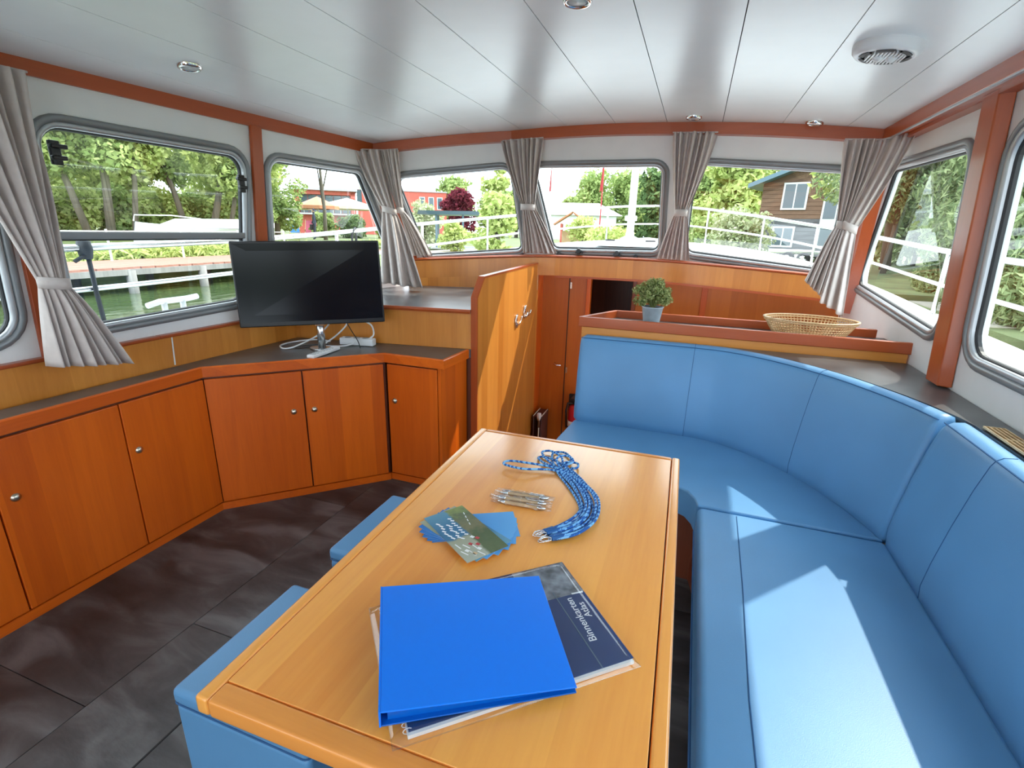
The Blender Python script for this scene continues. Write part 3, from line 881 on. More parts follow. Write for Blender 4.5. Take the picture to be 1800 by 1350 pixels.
door_on(cab3, (-1.568, 2.335), (-1.250, 2.335), Z0, Z1, (0, -1), 'cherry_z', 0.135, 0.507)
mb = MB(); mb.hexa([(-1.246, 2.319, 0), (-1.228, 2.319, 0), (-1.200, 2.592, 0), (-1.218, 2.592, 0), (-1.246, 2.319, 0.731), (-1.228, 2.319, 0.731), (-1.200, 2.592, 0.731), (-1.218, 2.592, 0.731)]); mb.build('side_panel', 'cherry_z', cab3)
mb = MB(); mb.box((-1.41, 2.326, 0.020), (0.33, 0.018, 0.04)); mb.build('plinth', 'cherry_x', cab3)

wt = empty('worktop', (-2.1, 2.0, 0.735), 'dark slate worktop with cherry front edge running along the left cabinets', 'worktop')
fp = [(-2.196, AFT), (-2.196, 1.683), (-1.571, 2.302), (-1.202, 2.302), (-1.186, 2.585)]
mb = MB(); mb.prism([(-2.355, AFT)] + fp + [(-1.173, 2.590), (-1.173, 2.604), (-2.32, 2.425)], 0.738, 0.784); mb.build('top', 'slate_top', wt)
mb = MB(); mb.sweep([(x, y, 0.736) for x, y in fp], [(-0.012, 0.0), (0.006, 0.0), (0.006, 0.047), (0.002, 0.051), (-0.012, 0.051)]); mb.build('front_edge', 'cherry_y', wt)

# raised shelf in the left front corner
sh = empty('dashboard_shelf', (-1.75, 3.0, 0.78), 'raised dark-topped corner shelf with honey wood riser behind the television', 'shelf')
mb = MB(); mb.hexa([(x, y, z) for z in (0.785, 0.996) for (x, y) in ((-2.322, 2.425), (-1.174, 2.605), (-1.174, 2.625), (-2.322, 2.445))]); mb.build('riser', 'honey_z', sh)
mb = MB(); mb.hexa([(x, y, z) for z in (0.0, 0.784) for (x, y) in ((-2.322, 2.455), (-1.174, 2.612), (-1.174, 2.632), (-2.322, 2.475))]); mb.build('lower_panel', 'mahogany', sh)
mb = MB(); mb.prism([(-2.26, 2.430), (-1.174, 2.595), (-1.174, 3.790), (-2.10, 3.525), (-2.165, 3.47), (-2.20, 3.2)], 0.998, 1.018); mb.build('top', 'slate_top', sh)
mb = MB(); mb.sweep([(-2.28, 2.424, 0.996), (-1.174, 2.592, 0.996)], [(-0.004, 0.0), (0.008, 0.0), (0.012, 0.012), (0.008, 0.024), (-0.004, 0.024)]); mb.build('front_edge', 'beam_x', sh)
pp = [p for p in path if p[0] < -1.16]
pp.append((-1.172, pp[-1][1] + 0.005, pp[-1][2]))
mb = MB(); mb.sweep([(p[0], p[1] - 0.0, 1.019) for p in pp], [(-0.006, 0.0), (0.011, 0.0), (0.011, 0.13), (-0.006, 0.13)]); mb.build('back_panel', 'honey_z', sh)

# ------------------------------------------------------------------ television and what lies round it
tv = empty('television', (-1.98, 2.25, 0.785), 'black flat-screen television on a steel stand over the corner cabinet', 'television')
tl = Vector((-2.250, 1.985, 1.371)); tr = Vector((-1.640, 2.405, 1.388)); br = Vector((-1.630, 2.415, 0.940)); bl = Vector((-2.245, 1.980, 0.924))
tn = ((tr - tl).cross(bl - tl)).normalized()
if tn.y > 0: tn = -tn
ex = (tr - tl).normalized(); ey = (bl - tl).normalized()
def TV(u, v, d): return tl.lerp(tr, u).lerp(bl.lerp(br, u), v) + tn * d
mb = MB(); mb.hexa([TV(u, v, d) for d in (-0.045, 0.0) for (u, v) in ((0, 0), (1, 0), (1, 1), (0, 1))]); mb.build('bezel', 'black_plastic', tv, bevel=0.006)
mb = MB(); mb.hexa([TV(u, v, d) for d in (0.0, 0.0008) for (u, v) in ((0.012, 0.022), (0.988, 0.022), (0.988, 0.945), (0.012, 0.945))]); mb.build('screen', 'tv_screen', tv)
mb = MB(); mb.hexa([TV(u, v, d) for d in (-0.09, -0.04) for (u, v) in ((0.2, 0.25), (0.8, 0.25), (0.8, 0.92), (0.2, 0.92))]); mb.build('rear_housing', 'black_plastic', tv, bevel=0.02)
mb = MB(); mb.hexa([TV(u, v, d) for d in (0.001, 0.003) for (u, v) in ((0.50, 0.995), (0.565, 0.995), (0.565, 1.012), (0.50, 1.012))]); mb.build('badge', 'chrome', tv)
pc = TV(0.53, 1.0, -0.03)
mb = MB(); mb.tube([(pc.x, pc.y, 0.795), (pc.x, pc.y, 0.97)], 0.021, 20); mb.build('stand_pole', 'steel', tv, smooth=True)
mb = MB()
mb.prism([(pc.x + 0.075 * math.cos(a) * (1.0), pc.y + 0.05 * math.sin(a)) for a in [2 * PI * i / 24 for i in range(24)]], 0.785, 0.795); mb.build('stand_base', 'steel', tv, bevel=0.002)

def cable(pts, r, mat, label, group='television cables'):
    P = [Vector(p) for p in pts]; out = []
    for i in range(len(P) - 1):
        p0, p1, p2, p3 = P[max(i - 1, 0)], P[i], P[i + 1], P[min(i + 2, len(P) - 1)]
        for k in range(6):
            t = k / 6
            out.append(0.5 * ((2 * p1) + (p2 - p0) * t + (2 * p0 - 5 * p1 + 4 * p2 - p3) * t * t + (3 * p1 - p0 - 3 * p2 + p3) * t ** 3))
    out.append(P[-1])
    mb = MB(); mb.tube(out, r, 8)
    o = mb.build('cable', mat, None, smooth=True, loc=tuple(P[0]))
    return tag(o, label, 'cable', group)
zc = 0.790
cable([(-1.93, 2.36, 0.96), (-2.03, 2.34, 0.85), (-2.08, 2.20, 0.80), (-2.12, 2.145, zc), (-2.20, 2.20, zc), (-2.20, 2.31, zc), (-2.10, 2.37, 0.80), (-2.02, 2.41, zc)], 0.0048, 'white_plastic', 'white cable looping out to the left of the television stand')
cable([(-1.86, 2.40, 0.97), (-1.89, 2.40, 0.90), (-1.96, 2.38, 0.83), (-2.00, 2.33, zc), (-1.94, 2.30, zc), (-1.86, 2.36, zc), (-1.83, 2.41, 0.81)], 0.0048, 'white_plastic', 'white cable crossing behind the television stand to the power strip')
cable([(-1.84, 2.42, 0.98), (-1.80, 2.45, 0.93), (-1.755, 2.46, 0.90), (-1.74, 2.455, 0.85), (-1.765, 2.45, 0.825)], 0.0048, 'white_plastic', 'short white cable curling above the right end of the power strip')
cable([(-1.90, 2.39, 0.96), (-1.86, 2.40, 0.88), (-1.80, 2.38, 0.82), (-1.76, 2.345, zc - 0.002)], 0.0028, 'black_plastic', 'thin black cable slanting in front of the power strip')
cable([(-2.02, 2.25, zc), (-2.06, 2.19, zc), (-2.10, 2.20, zc), (-2.05, 2.28, zc), (-1.97, 2.33, zc)], 0.0028, 'black_plastic', 'thin black cable lying round the television stand base')
ps = empty('power_strip', (-1.84, 2.44, 0.785), 'white power strip lying behind the television stand', 'power strip')
mb = MB(); mb.box((-1.83, 2.42, 0.806), (0.21, 0.052, 0.042), 0.18); mb.build('body', 'white_plastic', ps, bevel=0.006)
for i in range(3):
    c = Vector((-1.83, 2.42, 0.8275)) + Matrix.Rotation(0.18, 3, 'Z') @ Vector((-0.06 + 0.055 * i, 0, 0))
    mb = MB(); mb.lathe([(0.019, 0.0), (0.019, 0.0015), (0.016, 0.0015), (0.016, -0.002), (0, -0.002)], 16, c); mb.build('socket', 'grey_plastic', ps)
rc = empty('remote_control', (-1.856, 2.155, 0.785), 'white remote control lying in front of the television stand', 'remote')
Mr = Matrix.Rotation(1.62, 3, 'Z')
mb = MB(); mb.box((-1.856, 2.155, 0.7955), (0.235, 0.046, 0.020), 1.62); mb.build('case', 'white_plastic', rc, bevel=0.007, seg=3)
for i in range(7):
    for j in range(3):
        c = Vector((-1.856, 2.155, 0.806)) + Mr @ Vector((-0.09 + 0.025 * i, -0.012 + 0.012 * j, 0))
        mb = MB(); mb.box(c, (0.009, 0.007, 0.0016), 1.62); mb.build('button', 'grey_plastic', rc)

# ------------------------------------------------------------------ bar counter behind the settee
bar = empty('bar_counter', (0.2, 2.85, LOW), 'raised bar counter with wooden fiddle rails between settee and stairwell', 'counter')
ZB = 0.972
mb = MB(); mb.prism([(-0.545, 2.705), (0.968, 2.705), (0.968, 3.03), (-0.40, 3.03), (-0.545, 2.76)], ZB - 0.03, ZB); mb.build('top', 'slate_top', bar)
def bar_rail(a, b, z0, z1, t, mat, name):
    a, b = Vector(a), Vector(b); d = (b - a).normalized(); n = Vector((d.y, -d.x))
    m = MB(); m.hexa([(p.x + n.x * o, p.y + n.y * o, z) for z in (z0, z1) for (p, o) in ((a, -t / 2), (b, -t / 2), (b, t / 2), (a, t / 2))])
    return m.build(name, mat, bar, bevel=0.004)
bar_rail((-0.565, 2.702), (0.985, 2.702), ZB - 0.012, 1.014, 0.026, 'beam_x', 'front_rail')
bar_rail((-0.548, 2.708), (0.972, 2.708), 0.865, ZB - 0.012, 0.020, 'honey_x', 'front_board')
bar_rail((-0.41, 3.03), (0.93, 3.03), ZB - 0.01, 1.014, 0.022, 'beam_x', 'back_rail')
bar_rail((-0.556, 2.703), (-0.408, 3.035), ZB - 0.012, 1.014, 0.022, 'beam_y', 'end_rail')
mb = MB(); mb.prism([(-0.548, 2.70), (-0.530, 2.70), (-0.530, 2.78), (-0.385, 3.03), (-0.400, 3.03), (-0.548, 2.785)], LOW, ZB - 0.03); mb.build('end_panel', 'honey_z', bar)
mb = MB(); mb.box((0.21, 2.712, 0.44), (1.52, 0.012, 0.86)); mb.build('back_panel', 'cherry_z', bar)

# plant in a zinc pot
pl = empty('potted_plant', (-0.193, 2.90, ZB), 'small bushy green plant in a grey metal pot on the bar', 'plant')
c = (-0.193, 2.90, ZB)
mb = MB(); mb.lathe([(0.0, 0.0), (0.042, 0.0), (0.044, 0.004), (0.058, 0.092), (0.061, 0.094), (0.061, 0.098), (0.056, 0.098), (0.054, 0.086), (0.0, 0.086)], 28, c); mb.build('pot', 'zinc', pl, smooth=True)
mb = MB(); mb.lathe([(0.0, 0.083), (0.054, 0.083), (0.05, 0.089), (0.0, 0.092)], 20, c); mb.build('soil', 'soil', pl, smooth=True)
def leaves_mesh(name, mat, blobs, count, size, parent=None, loc=None, seed=1, squash=1.0, shell=0.0, aspect=1.6, droop=0.0):
    r = np.random.default_rng(seed)
    bl = np.array([b[:3] for b in blobs], float); rad = np.array([b[3] for b in blobs], float)
    w = rad ** 3; w /= w.sum()
    idx = r.choice(len(blobs), count, p=w)
    d = r.normal(size=(count, 3)); d /= np.linalg.norm(d, axis=1)[:, None]
    rr = (shell ** 3 + (1 - shell ** 3) * r.random(count)) ** (1 / 3)
    pos = bl[idx] + d * (rad[idx] * rr)[:, None] * np.array([1, 1, squash])
    nrm = d * 0.8 + r.normal(size=(count, 3)) * 0.8 + np.array([0, 0, 0.5])
    nrm /= np.linalg.norm(nrm, axis=1)[:, None]
    t = r.normal(size=(count, 3)); t[:, 2] -= droop
    t -= nrm * (t * nrm).sum(1)[:, None]; t /= np.linalg.norm(t, axis=1)[:, None]
    b = np.cross(nrm, t)
    s = size * (0.6 + 0.8 * r.random(count))[:, None]
    v = np.empty((count, 4, 3))
    v[:, 0] = pos - t * s * aspect * 0.5; v[:, 1] = pos + b * s * 0.5
    v[:, 2] = pos + t * s * aspect * 0.5; v[:, 3] = pos - b * s * 0.5
    off = np.array(loc if loc is not None else (parent_world(parent) if parent is not None else (0, 0, 0)), float)
    v = (v - off).reshape(-1, 3)
    me = bpy.data.meshes.new(name)
    me.vertices.add(count * 4); me.vertices.foreach_set('co', v.ravel())
    me.loops.add(count * 4); me.loops.foreach_set('vertex_index', np.arange(count * 4, dtype=np.int32))
    me.polygons.add(count); me.polygons.foreach_set('loop_start', np.arange(0, count * 4, 4, dtype=np.int32))
    me.polygons.foreach_set('loop_total', np.full(count, 4, dtype=np.int32))
    me.update(calc_edges=True); me.validate()
    me.materials.append(MATS[mat])
    o = bpy.data.objects.new(name, me); COL.objects.link(o)
    if parent is not None: o.parent = parent
    elif loc is not None: o.location = loc
    return o
blobs = []
for i in range(64):
    a = rnd.uniform(0, 2 * PI); e = rnd.uniform(-0.15, 1.5); R_ = rnd.uniform(0.055, 0.118)
    blobs.append((c[0] + R_ * math.cos(e) * math.cos(a) * 1.05, c[1] + R_ * math.cos(e) * math.sin(a), c[2] + 0.135 + R_ * math.sin(e) * 0.85, 0.024))
leaves_mesh('foliage', 'leaf_pot', blobs, 6500, 0.0082, pl, seed=3)
mb = MB()
for b in blobs:
    mb.tube([(c[0], c[1], c[2] + 0.085), ((c[0] + b[0]) / 2, (c[1] + b[1]) / 2, (c[2] + 0.10 + b[2]) / 2 + 0.01), b[:3]], 0.0012, 5)
mb.build('stems', 'leaf_pot', pl)

# oval wicker basket
bk = empty('wicker_basket', (0.585, 2.866, ZB), 'shallow oval basket of pale open wicker on the bar', 'basket')
bc = Vector((0.585, 2.866, ZB + 0.001)); bx0, by0, bx1, by1, bh = 0.150, 0.090, 0.212, 0.150, 0.092
def bsk(a, t):
    k = t ** 0.8
    return bc + Vector(((bx0 + (bx1 - bx0) * k) * math.cos(a), (by0 + (by1 - by0) * k) * math.sin(a), 0.004 + bh * t))
mb = MB()
NS = 76
for i in range(NS):
    a = 2 * PI * i / NS
    mb.tube([bsk(a, t) for t in (0, 0.25, 0.5, 0.75, 1.0)], 0.0026, 4)
for t in (0.03, 0.16, 0.30, 0.44, 0.58, 0.72):
    mb.tube([bsk(2 * PI * i / 64, t) + Vector((0, 0, 0.0015 * math.sin(i * PI))) for i in range(64)], 0.0028, 4, closed=True)
for i in range(12):
    x = -0.125 + 0.25 * i / 11; yy = by0 * math.sqrt(max(0, 1 - (x / bx0) ** 2))
    mb.box(bc + Vector((x, 0, 0.003)), (0.009, 2 * yy, 0.002))
for i in range(8):
    y = -0.075 + 0.15 * i / 7; xx = bx0 * math.sqrt(max(0, 1 - (y / by0) ** 2))
    mb.box(bc + Vector((0, y, 0.005)), (2 * xx, 0.009, 0.002))
mb.build('weave', 'wicker', bk)
mb = MB()
for t, o in ((0.86, 0.003), (0.97, 0.004)):
    mb.tube([bsk(2 * PI * i / 64, t) for i in range(64)], 0.0085, 6, closed=True, flat=0.45)
mb.build('rim', 'wicker', bk, smooth=True)

# right-hand ledge with a grille
vg = empty('vent_grille', (0.865, 1.62, 0.922), 'wooden slatted air grille let into the right ledge', 'grille')
gx0, gx1, gy0, gy1 = 0.882, 0.932, 1.15, 1.80
mb = MB(); mb.box(((gx0 + gx1) / 2, (gy0 + gy1) / 2, 0.9228), (gx1 - gx0, gy1 - gy0, 0.0012)); mb.build('recess', 'dark_gap', vg)
for i in range(5):
    x = gx0 + (gx1 - gx0) * i / 4
    mb = MB(); mb.box((x, (gy0 + gy1) / 2, 0.9265), (0.004, gy1 - gy0, 0.006)); mb.build('slat', 'wicker', vg)
for i in range(7):
    mb = MB(); mb.box(((gx0 + gx1) / 2, gy0 + (gy1 - gy0) * i / 6, 0.9262), (gx1 - gx0, 0.005, 0.0055)); mb.build('cross_slat', 'wicker', vg)

# ------------------------------------------------------------------ settee
st = empty('settee', (0.43, 1.4, 0), 'large L-shaped settee in light blue vinyl curving round the table', 'settee')
raw = [(-0.528, 2.553), (-0.35, 2.556), (-0.15, 2.558), (0.05, 2.556), (0.19, 2.535), (0.36, 2.435), (0.53, 2.258), (0.640, 2.075), (0.700, 1.940), (0.729, 1.846)]
raw2 = [(0.733, 1.838), (0.736, 1.70), (0.737, 1.5), (0.737, 1.2), (0.737, 0.8), (0.737, 0.3), (0.737, -0.6)]
def dens(P, k=5):
    P = [Vector(p) for p in P]; out = []
    for i in range(len(P) - 1):
        p0, p1, p2, p3 = P[max(i - 1, 0)], P[i], P[i + 1], P[min(i + 2, len(P) - 1)]
        for j in range(k):
            t = j / k
            out.append(0.5 * ((2 * p1) + (p2 - p0) * t + (2 * p0 - 5 * p1 + 4 * p2 - p3) * t * t + (3 * p1 - p0 - 3 * p2 + p3) * t ** 3))
    out.append(P[-1]); return out
# cushion section: (out, up); negative out leans away from the seat
BP = [(-0.020, 0.440), (0.000, 0.455), (0.004, 0.50), (-0.004, 0.58), (-0.022, 0.70), (-0.044, 0.82), (-0.062, 0.895), (-0.070, 0.912), (-0.084, 0.922), (-0.112, 0.925), (-0.128, 0.918), (-0.134, 0.90), (-0.120, 0.75), (-0.100, 0.46), (-0.090, 0.44)]
def section(P, i, prof, grow=0.0):
    a = P[max(i - 1, 0)]; b = P[min(i + 1, len(P) - 1)]
    d = (b - a).normalized(); n = Vector((d.y, -d.x))
    return [Vector((P[i].x + n.x * (o + (grow if k < 9 else 0)), P[i].y + n.y * (o + (grow if k < 9 else 0)), u + (grow if 6 <= k <= 9 else 0))) for k, (o, u) in enumerate(prof)]
def cushion(P, seams_at, name):
    m = len(P); mb = MB(); n = len(BP)
    rings = []
    for i in range(m):
        sec = section(P, i, BP)
        k = min(i, m - 1 - i)
        sc = {0: 0.975, 1: 1.0}.get(k, 1.0)
        cen = sum(sec, Vector()) / n
        rings.append([cen + (q - cen) * sc for q in sec])
    d0 = (P[1] - P[0]).normalized() * 0.012; d1 = (P[-1] - P[-2]).normalized() * 0.012
    for ring, d, e in ((rings[0], d0, 0), (rings[-1], -d1, -1)):
        cen = sum(ring, Vector()) / n
        rings[e] = [cen + (q - cen) * 0.94 - Vector((d.x, d.y, 0)) * 0.2 for q in ring]
    mb.v = [tuple(p) for rg in rings for p in rg]
    for i in range(m - 1):
        for k in range(n):
            mb.f.append((i * n + k, (i + 1) * n + k, (i + 1) * n + (k + 1) % n, i * n + (k + 1) % n))
    mb.f.append(tuple(range(n))); mb.f.append(tuple((m - 1) * n + k for k in range(n))[::-1])
    c = mb.build(name, 'blue_vinyl', st, smooth=True)
    for i in seams_at:
        s = MB(); s.tube(section(P, i, BP, 0.0003)[1:10], 0.0012, 5); s.build('seam', 'blue_piping', c)
    s = MB(); s.tube([section(P, i, BP, 0.0005)[7] for i in range(m)], 0.0022, 5); s.build('piping', 'blue_piping', c)
    return c
P1, P2 = dens(raw), dens(raw2)
cushion(P1, [15, 29], 'backrest_cushion')
cushion(P2, [9], 'backrest_cushion')
lg = empty('side_ledge', (0.92, 1.0, 0.90), 'dark slate ledge along the right wall behind the settee back', 'ledge')
back = [section(P1, i, [(-0.140, 0.9)])[0] for i in range(14, len(P1))] + [section(P2, i, [(-0.140, 0.9)])[0] for i in range(1, len(P2))]
mb = MB(); mb.prism([(0.974, AFT), (0.974, 2.688)] + [(back[0].x, 2.688)] + [(p.x, p.y) for p in back] + [(0.877, AFT)], 0.895, 0.919); mb.build('top', 'slate_top', lg)
ZS = 0.458
inner = [(0.124, 1.854), (0.112, 1.905), (0.085, 1.955), (0.045, 1.982), (0.0, 1.990), (-0.30, 1.990), (-0.565, 2.000), (-0.550, 2.30)]
mb = MB(); mb.prism([(p.x, p.y + 0.012) for p in P1[:-1]] + [(0.742, 1.854)] + inner, 0.335, ZS)
mb.build('seat_cushion', 'blue_vinyl', st, bevel=0.020, seg=4)
mb = MB(); mb.prism([(0.124, 1.850), (0.748, 1.848), (0.752, 1.5), (0.752, -0.6), (0.124, -0.6)], 0.335, ZS)
sc2 = mb.build('seat_cushion', 'blue_vinyl', st, bevel=0.024, seg=4)
mb = MB(); mb.tube([(0.262, 1.82, ZS + 0.0002), (0.252, 1.4, ZS + 0.0006), (0.236, 1.0, ZS + 0.0006), (0.232, -0.58, ZS + 0.0002)], 0.0018, 5); mb.build('seam', 'blue_piping', sc2)
mb = MB(); mb.prism([(-0.50, 2.60), (0.20, 2.58), (0.60, 2.2), (0.76, 1.85), (0.76, -0.6), (0.170, -0.6), (0.170, 1.86), (0.14, 2.01), (-0.52, 2.04)], 0.0, 0.333)
mb.build('base', 'mahogany', st)
mb = MB(); mb.tube([(0.1245, 1.84, 0.349), (0.1225, 1.0, 0.349), (0.1225, -0.6, 0.349)], 0.004, 6); mb.build('piping', 'blue_piping', st)

# ------------------------------------------------------------------ stools
def stool(loc, label):
    s = empty('cube_stool', loc, label, 'stool', 'upholstered cube stools at the table')
    x, y, _ = loc; w = 0.375
    mb = MB(); mb.box((x, y, 0.4515), (w, w, 0.042)); mb.build('seat_pad', 'blue_vinyl', s, bevel=0.014, seg=4)
    mb = MB(); mb.box((x, y, 0.234), (w - 0.004, w - 0.004, 0.392)); mb.build('body', 'blue_vinyl', s, bevel=0.014, seg=4)
    mb = MB(); q = w / 2 - 0.001
    mb.tube([(px_, py_, 0.4335) for px_, py_ in rquad([(x - q, y - q), (x + q, y - q), (x + q, y + q), (x - q, y + q)], 0.014, 0.0, 4)], 0.0018, 6, closed=True); mb.build('piping', 'blue_piping', s)
    for sx in (-1, 1):
        for sy in (-1, 1):
            mb = MB(); mb.lathe([(0.0, 0.0), (0.016, 0.0), (0.016, 0.039), (0, 0.039)], 10, (x + sx * 0.14, y + sy * 0.14, 0)); mb.build('foot', 'black_plastic', s)
    return s
stool((-0.807, 1.276, 0), 'blue cube stool under the table edge farther from the camera')
stool((-0.792, 0.738, 0), 'blue cube stool under the near left corner of the table')

# ------------------------------------------------------------------ table
tb = empty('dining_table', (-0.317, 1.018, 0), 'honey wood dining table with grooved border rails', 'table')
MR = Matrix.Rotation(0.0175, 3, 'Z')
def TP(x, y, z): return MR @ Vector((x, y, 0)) + Vector((-0.317, 1.018, z))
def tbox(x0, x1, y0, y1, z0, z1, name, mat, bev=0.004):
    m = MB(); m.hexa([TP(x, y, z) for z in (z0, z1) for (x, y) in ((x0, y0), (x1, y0), (x1, y1), (x0, y1))])
    return m.build(name, mat, tb, bevel=bev, seg=2)
TW, TL_ = 0.361, 0.606
r_ = 0.026; g_ = 0.0024
tbox(-TW + r_ + g_, TW - r_ - g_, -TL_ + 0.040, TL_ - r_ - g_, 0.712, 0.740, 'top_panel', 'table_y', 0.0015)
tbox(-TW, -TW + r_, -TL_, TL_, 0.704, 0.740, 'border_rail', 'table_y', 0.006)
tbox(TW - r_, TW, -TL_, TL_, 0.704, 0.740, 'border_rail', 'table_y', 0.006)
tbox(-TW + r_, TW - r_, TL_ - r_, TL_, 0.704, 0.740, 'border_rail', 'table_x', 0.006)
tbox(-TW + r_, TW - r_, -TL_, -TL_ + 0.0395, 0.704, 0.740, 'border_rail', 'table_x', 0.006)
tbox(-TW + 0.01, TW - 0.01, -TL_ + 0.01, TL_ - 0.01, 0.700, 0.712, 'underlay', 'mahogany', 0)
mb = MB(); mb.lathe([(0.045, 0.02), (0.045, 0.70)], 20, (-0.30, 1.10, 0)); mb.build('pedestal', 'steel', tb, smooth=True)
mb = MB(); mb.lathe([(0.0, 0.0), (0.17, 0.0), (0.17, 0.012), (0.06, 0.03), (0.0, 0.03)], 28, (-0.30, 1.10, 0.0)); mb.build('foot_plate', 'steel', tb, smooth=False)

# ------------------------------------------------------------------ things on the table
ZT = 0.7402
def text_mesh(name, body, size, mat, parent, origin, dirv, upv, ext=0.0003, bold=0.0):
    cu = bpy.data.curves.new(name, 'FONT'); cu.body = body; cu.size = size; cu.extrude = ext; cu.offset = bold
    tmp = bpy.data.objects.new('tmp_text', cu); COL.objects.link(tmp)
    dg = bpy.context.evaluated_depsgraph_get(); dg.update()
    me = bpy.data.meshes.new_from_object(tmp.evaluated_get(dg))
    bpy.data.objects.remove(tmp, do_unlink=True)
    d = Vector(dirv).normalized(); u = Vector(upv).normalized(); n = d.cross(u)
    M = Matrix((d, u, n)).transposed()
    off = parent_world(parent) if parent is not None else Vector((0, 0, 0))
    for v in me.vertices:
        v.co = M @ v.co + Vector(origin) - off
    me.materials.clear(); me.materials.append(MATS[mat])
    me.name = name
    o = bpy.data.objects.new(name, me); COL.objects.link(o)
    if parent is not None: o.parent = parent
    return o

at = empty('map_atlas', (-0.262, 0.693, ZT), 'dark blue spiral-bound map atlas in a clear plastic sleeve under the binder', 'atlas')
A0, A1, A2, A3 = (Vector(p) for p in ((-0.521, 0.666), (-0.199, 0.945), (-0.003, 0.720), (-0.323, 0.442)))
def AT(u, v): return A0.lerp(A1, u).lerp(A3.lerp(A2, u), v)
def aslab(u0, u1, v0, v1, z0, z1, name, mat, parent, bev=0.0):
    m = MB(); m.hexa([(*AT(u, v), z) for z in (z0, z1) for (u, v) in ((u0, v1), (u1, v1), (u1, v0), (u0, v0))])
    return m.build(name, mat, parent, bevel=bev)
aslab(0.055, 0.980, 0.022, 0.972, ZT + 0.0015, ZT + 0.0085, 'pages', 'paper', at)
cov = aslab(0.060, 0.985, 0.022, 0.955, ZT + 0.0085, ZT + 0.0098, 'cover', 'atlas_blue', at)
aslab(0.70, 0.982, 0.026, 0.36, ZT + 0.0099, ZT + 0.0101, 'cover_photo', 'silver_photo', cov)
aslab(0.835, 0.840, 0.30, 0.955, ZT + 0.0099, ZT + 0.0103, 'band_edge', 'paper', cov).data.materials[0] = MATS['steel_blue']
aslab(0.70, 0.985, 0.345, 0.352, ZT + 0.0101, ZT + 0.0104, 'photo_edge', 'silver_photo', cov)
dv = (Vector((-0.145, 0.822)) - Vector((-0.081, 0.739))).normalized()
uv_ = Vector((-dv.y, dv.x))
text_mesh('title', 'Binnenkarten', 0.0215, 'text_white', cov, (-0.083, 0.741, ZT + 0.0101), (dv.x, dv.y, 0), (uv_.x, uv_.y, 0))
text_mesh('title', 'Atlas', 0.0200, 'text_white', cov, (-0.1035, 0.797, ZT + 0.0101), (dv.x, dv.y, 0), (uv_.x, uv_.y, 0))
text_mesh('volume_number', '1', 0.036, 'text_white', cov, (-0.130, 0.850, ZT + 0.0103), (dv.x, dv.y, 0), (uv_.x, uv_.y, 0))
for i in range(26):
    v = 0.05 + 0.89 * i / 25
    p, q = AT(0.042, v), AT(0.075, v)
    m = MB(); ring = []
    for k in range(10):
        a = 2 * PI * k / 10; c2 = p.lerp(q, 0.5 + 0.5 * math.cos(a)); ring.append((c2.x, c2.y, ZT + 0.0065 + 0.0055 * math.sin(a)))
    m.tube(ring, 0.0007, 4, closed=True); m.build('spiral_ring', 'white_plastic', at)
m = MB()
def sl(u, v): 
    p = AT(u, v); e = max(abs(u - 0.5), abs(v - 0.5)) * 2
    return (p.x, p.y, ZT + 0.0006 + 0.0118 * max(0.0, min(1.0, (1.0 - e) / 0.07)) + 0.0003 * math.sin(u * 23 + v * 17) * (1 if e < 0.9 else 0))
m.grid(sl, 36, 28); m.build('plastic_sleeve', 'clear_film', at, smooth=True)
m = MB(); m.tube([(*AT(u, v), ZT + 0.0012) for u, v in ((0, 0), (1, 0), (1, 1), (0, 1))], 0.0012, 5, closed=True); m.build('sleeve_seam', 'clear_film', at)

bd = empty('ring_binder', (-0.30, 0.655, ZT + 0.013), 'bright blue A4 ring binder lying on top of the map atlas', 'binder')
b0, b1, b2, b3 = (Vector(p) for p in ((-0.502, 0.687), (-0.228, 0.851), (-0.094, 0.617), (-0.352, 0.458)))
bz = [0.783, 0.7675, 0.7675, 0.783]
def bslab(drop, t, name, mat, inset=0.0, zt=None):
    m = MB(); c_ = (b0 + b1 + b2 + b3) / 4
    P = [p + (c_ - p) * inset for p in (b0, b1, b2, b3)]
    top = zt or [z - drop for z in bz]
    vs = [(P[k].x, P[k].y, top[k] - t) for k in (3, 2, 1, 0)] + [(P[k].x, P[k].y, top[k]) for k in (3, 2, 1, 0)]
    m.hexa(vs); return m.build(name, mat, bd, bevel=0.0012)
bslab(0.0, 0.0032, 'front_cover', 'binder_blue')
zlow = ZT + 0.0136 + 0.003
bslab(0, 0.003, 'back_cover', 'binder_edge', 0.0, [zlow] * 4)
m = MB()
sp0, sp1 = b0, b3
nn_ = (b0 - b1).normalized() * 0.003
m.hexa([(sp1.x, sp1.y, zlow - 0.003), (sp0.x, sp0.y, zlow - 0.003), (sp0.x + nn_.x, sp0.y + nn_.y, zlow - 0.003), (sp1.x + nn_.x, sp1.y + nn_.y, zlow - 0.003),
        (sp1.x, sp1.y, bz[0]), (sp0.x, sp0.y, bz[0]), (sp0.x + nn_.x, sp0.y + nn_.y, bz[0]), (sp1.x + nn_.x, sp1.y + nn_.y, bz[0])])
m.build('spine', 'binder_blue', bd)
m = MB(); m.hexa([(*(p + ((b0 + b1 + b2 + b3) / 4 - p) * 0.06), z) for zz in (0, 1) for (p, z) in ((b3, [zlow, 0.7785][zz]), (b2, [zlow, 0.7640][zz]), (b1, [zlow, 0.7640][zz]), (b0, [zlow, 0.7785][zz]))]); m.build('paper_block', 'binder_edge', bd)

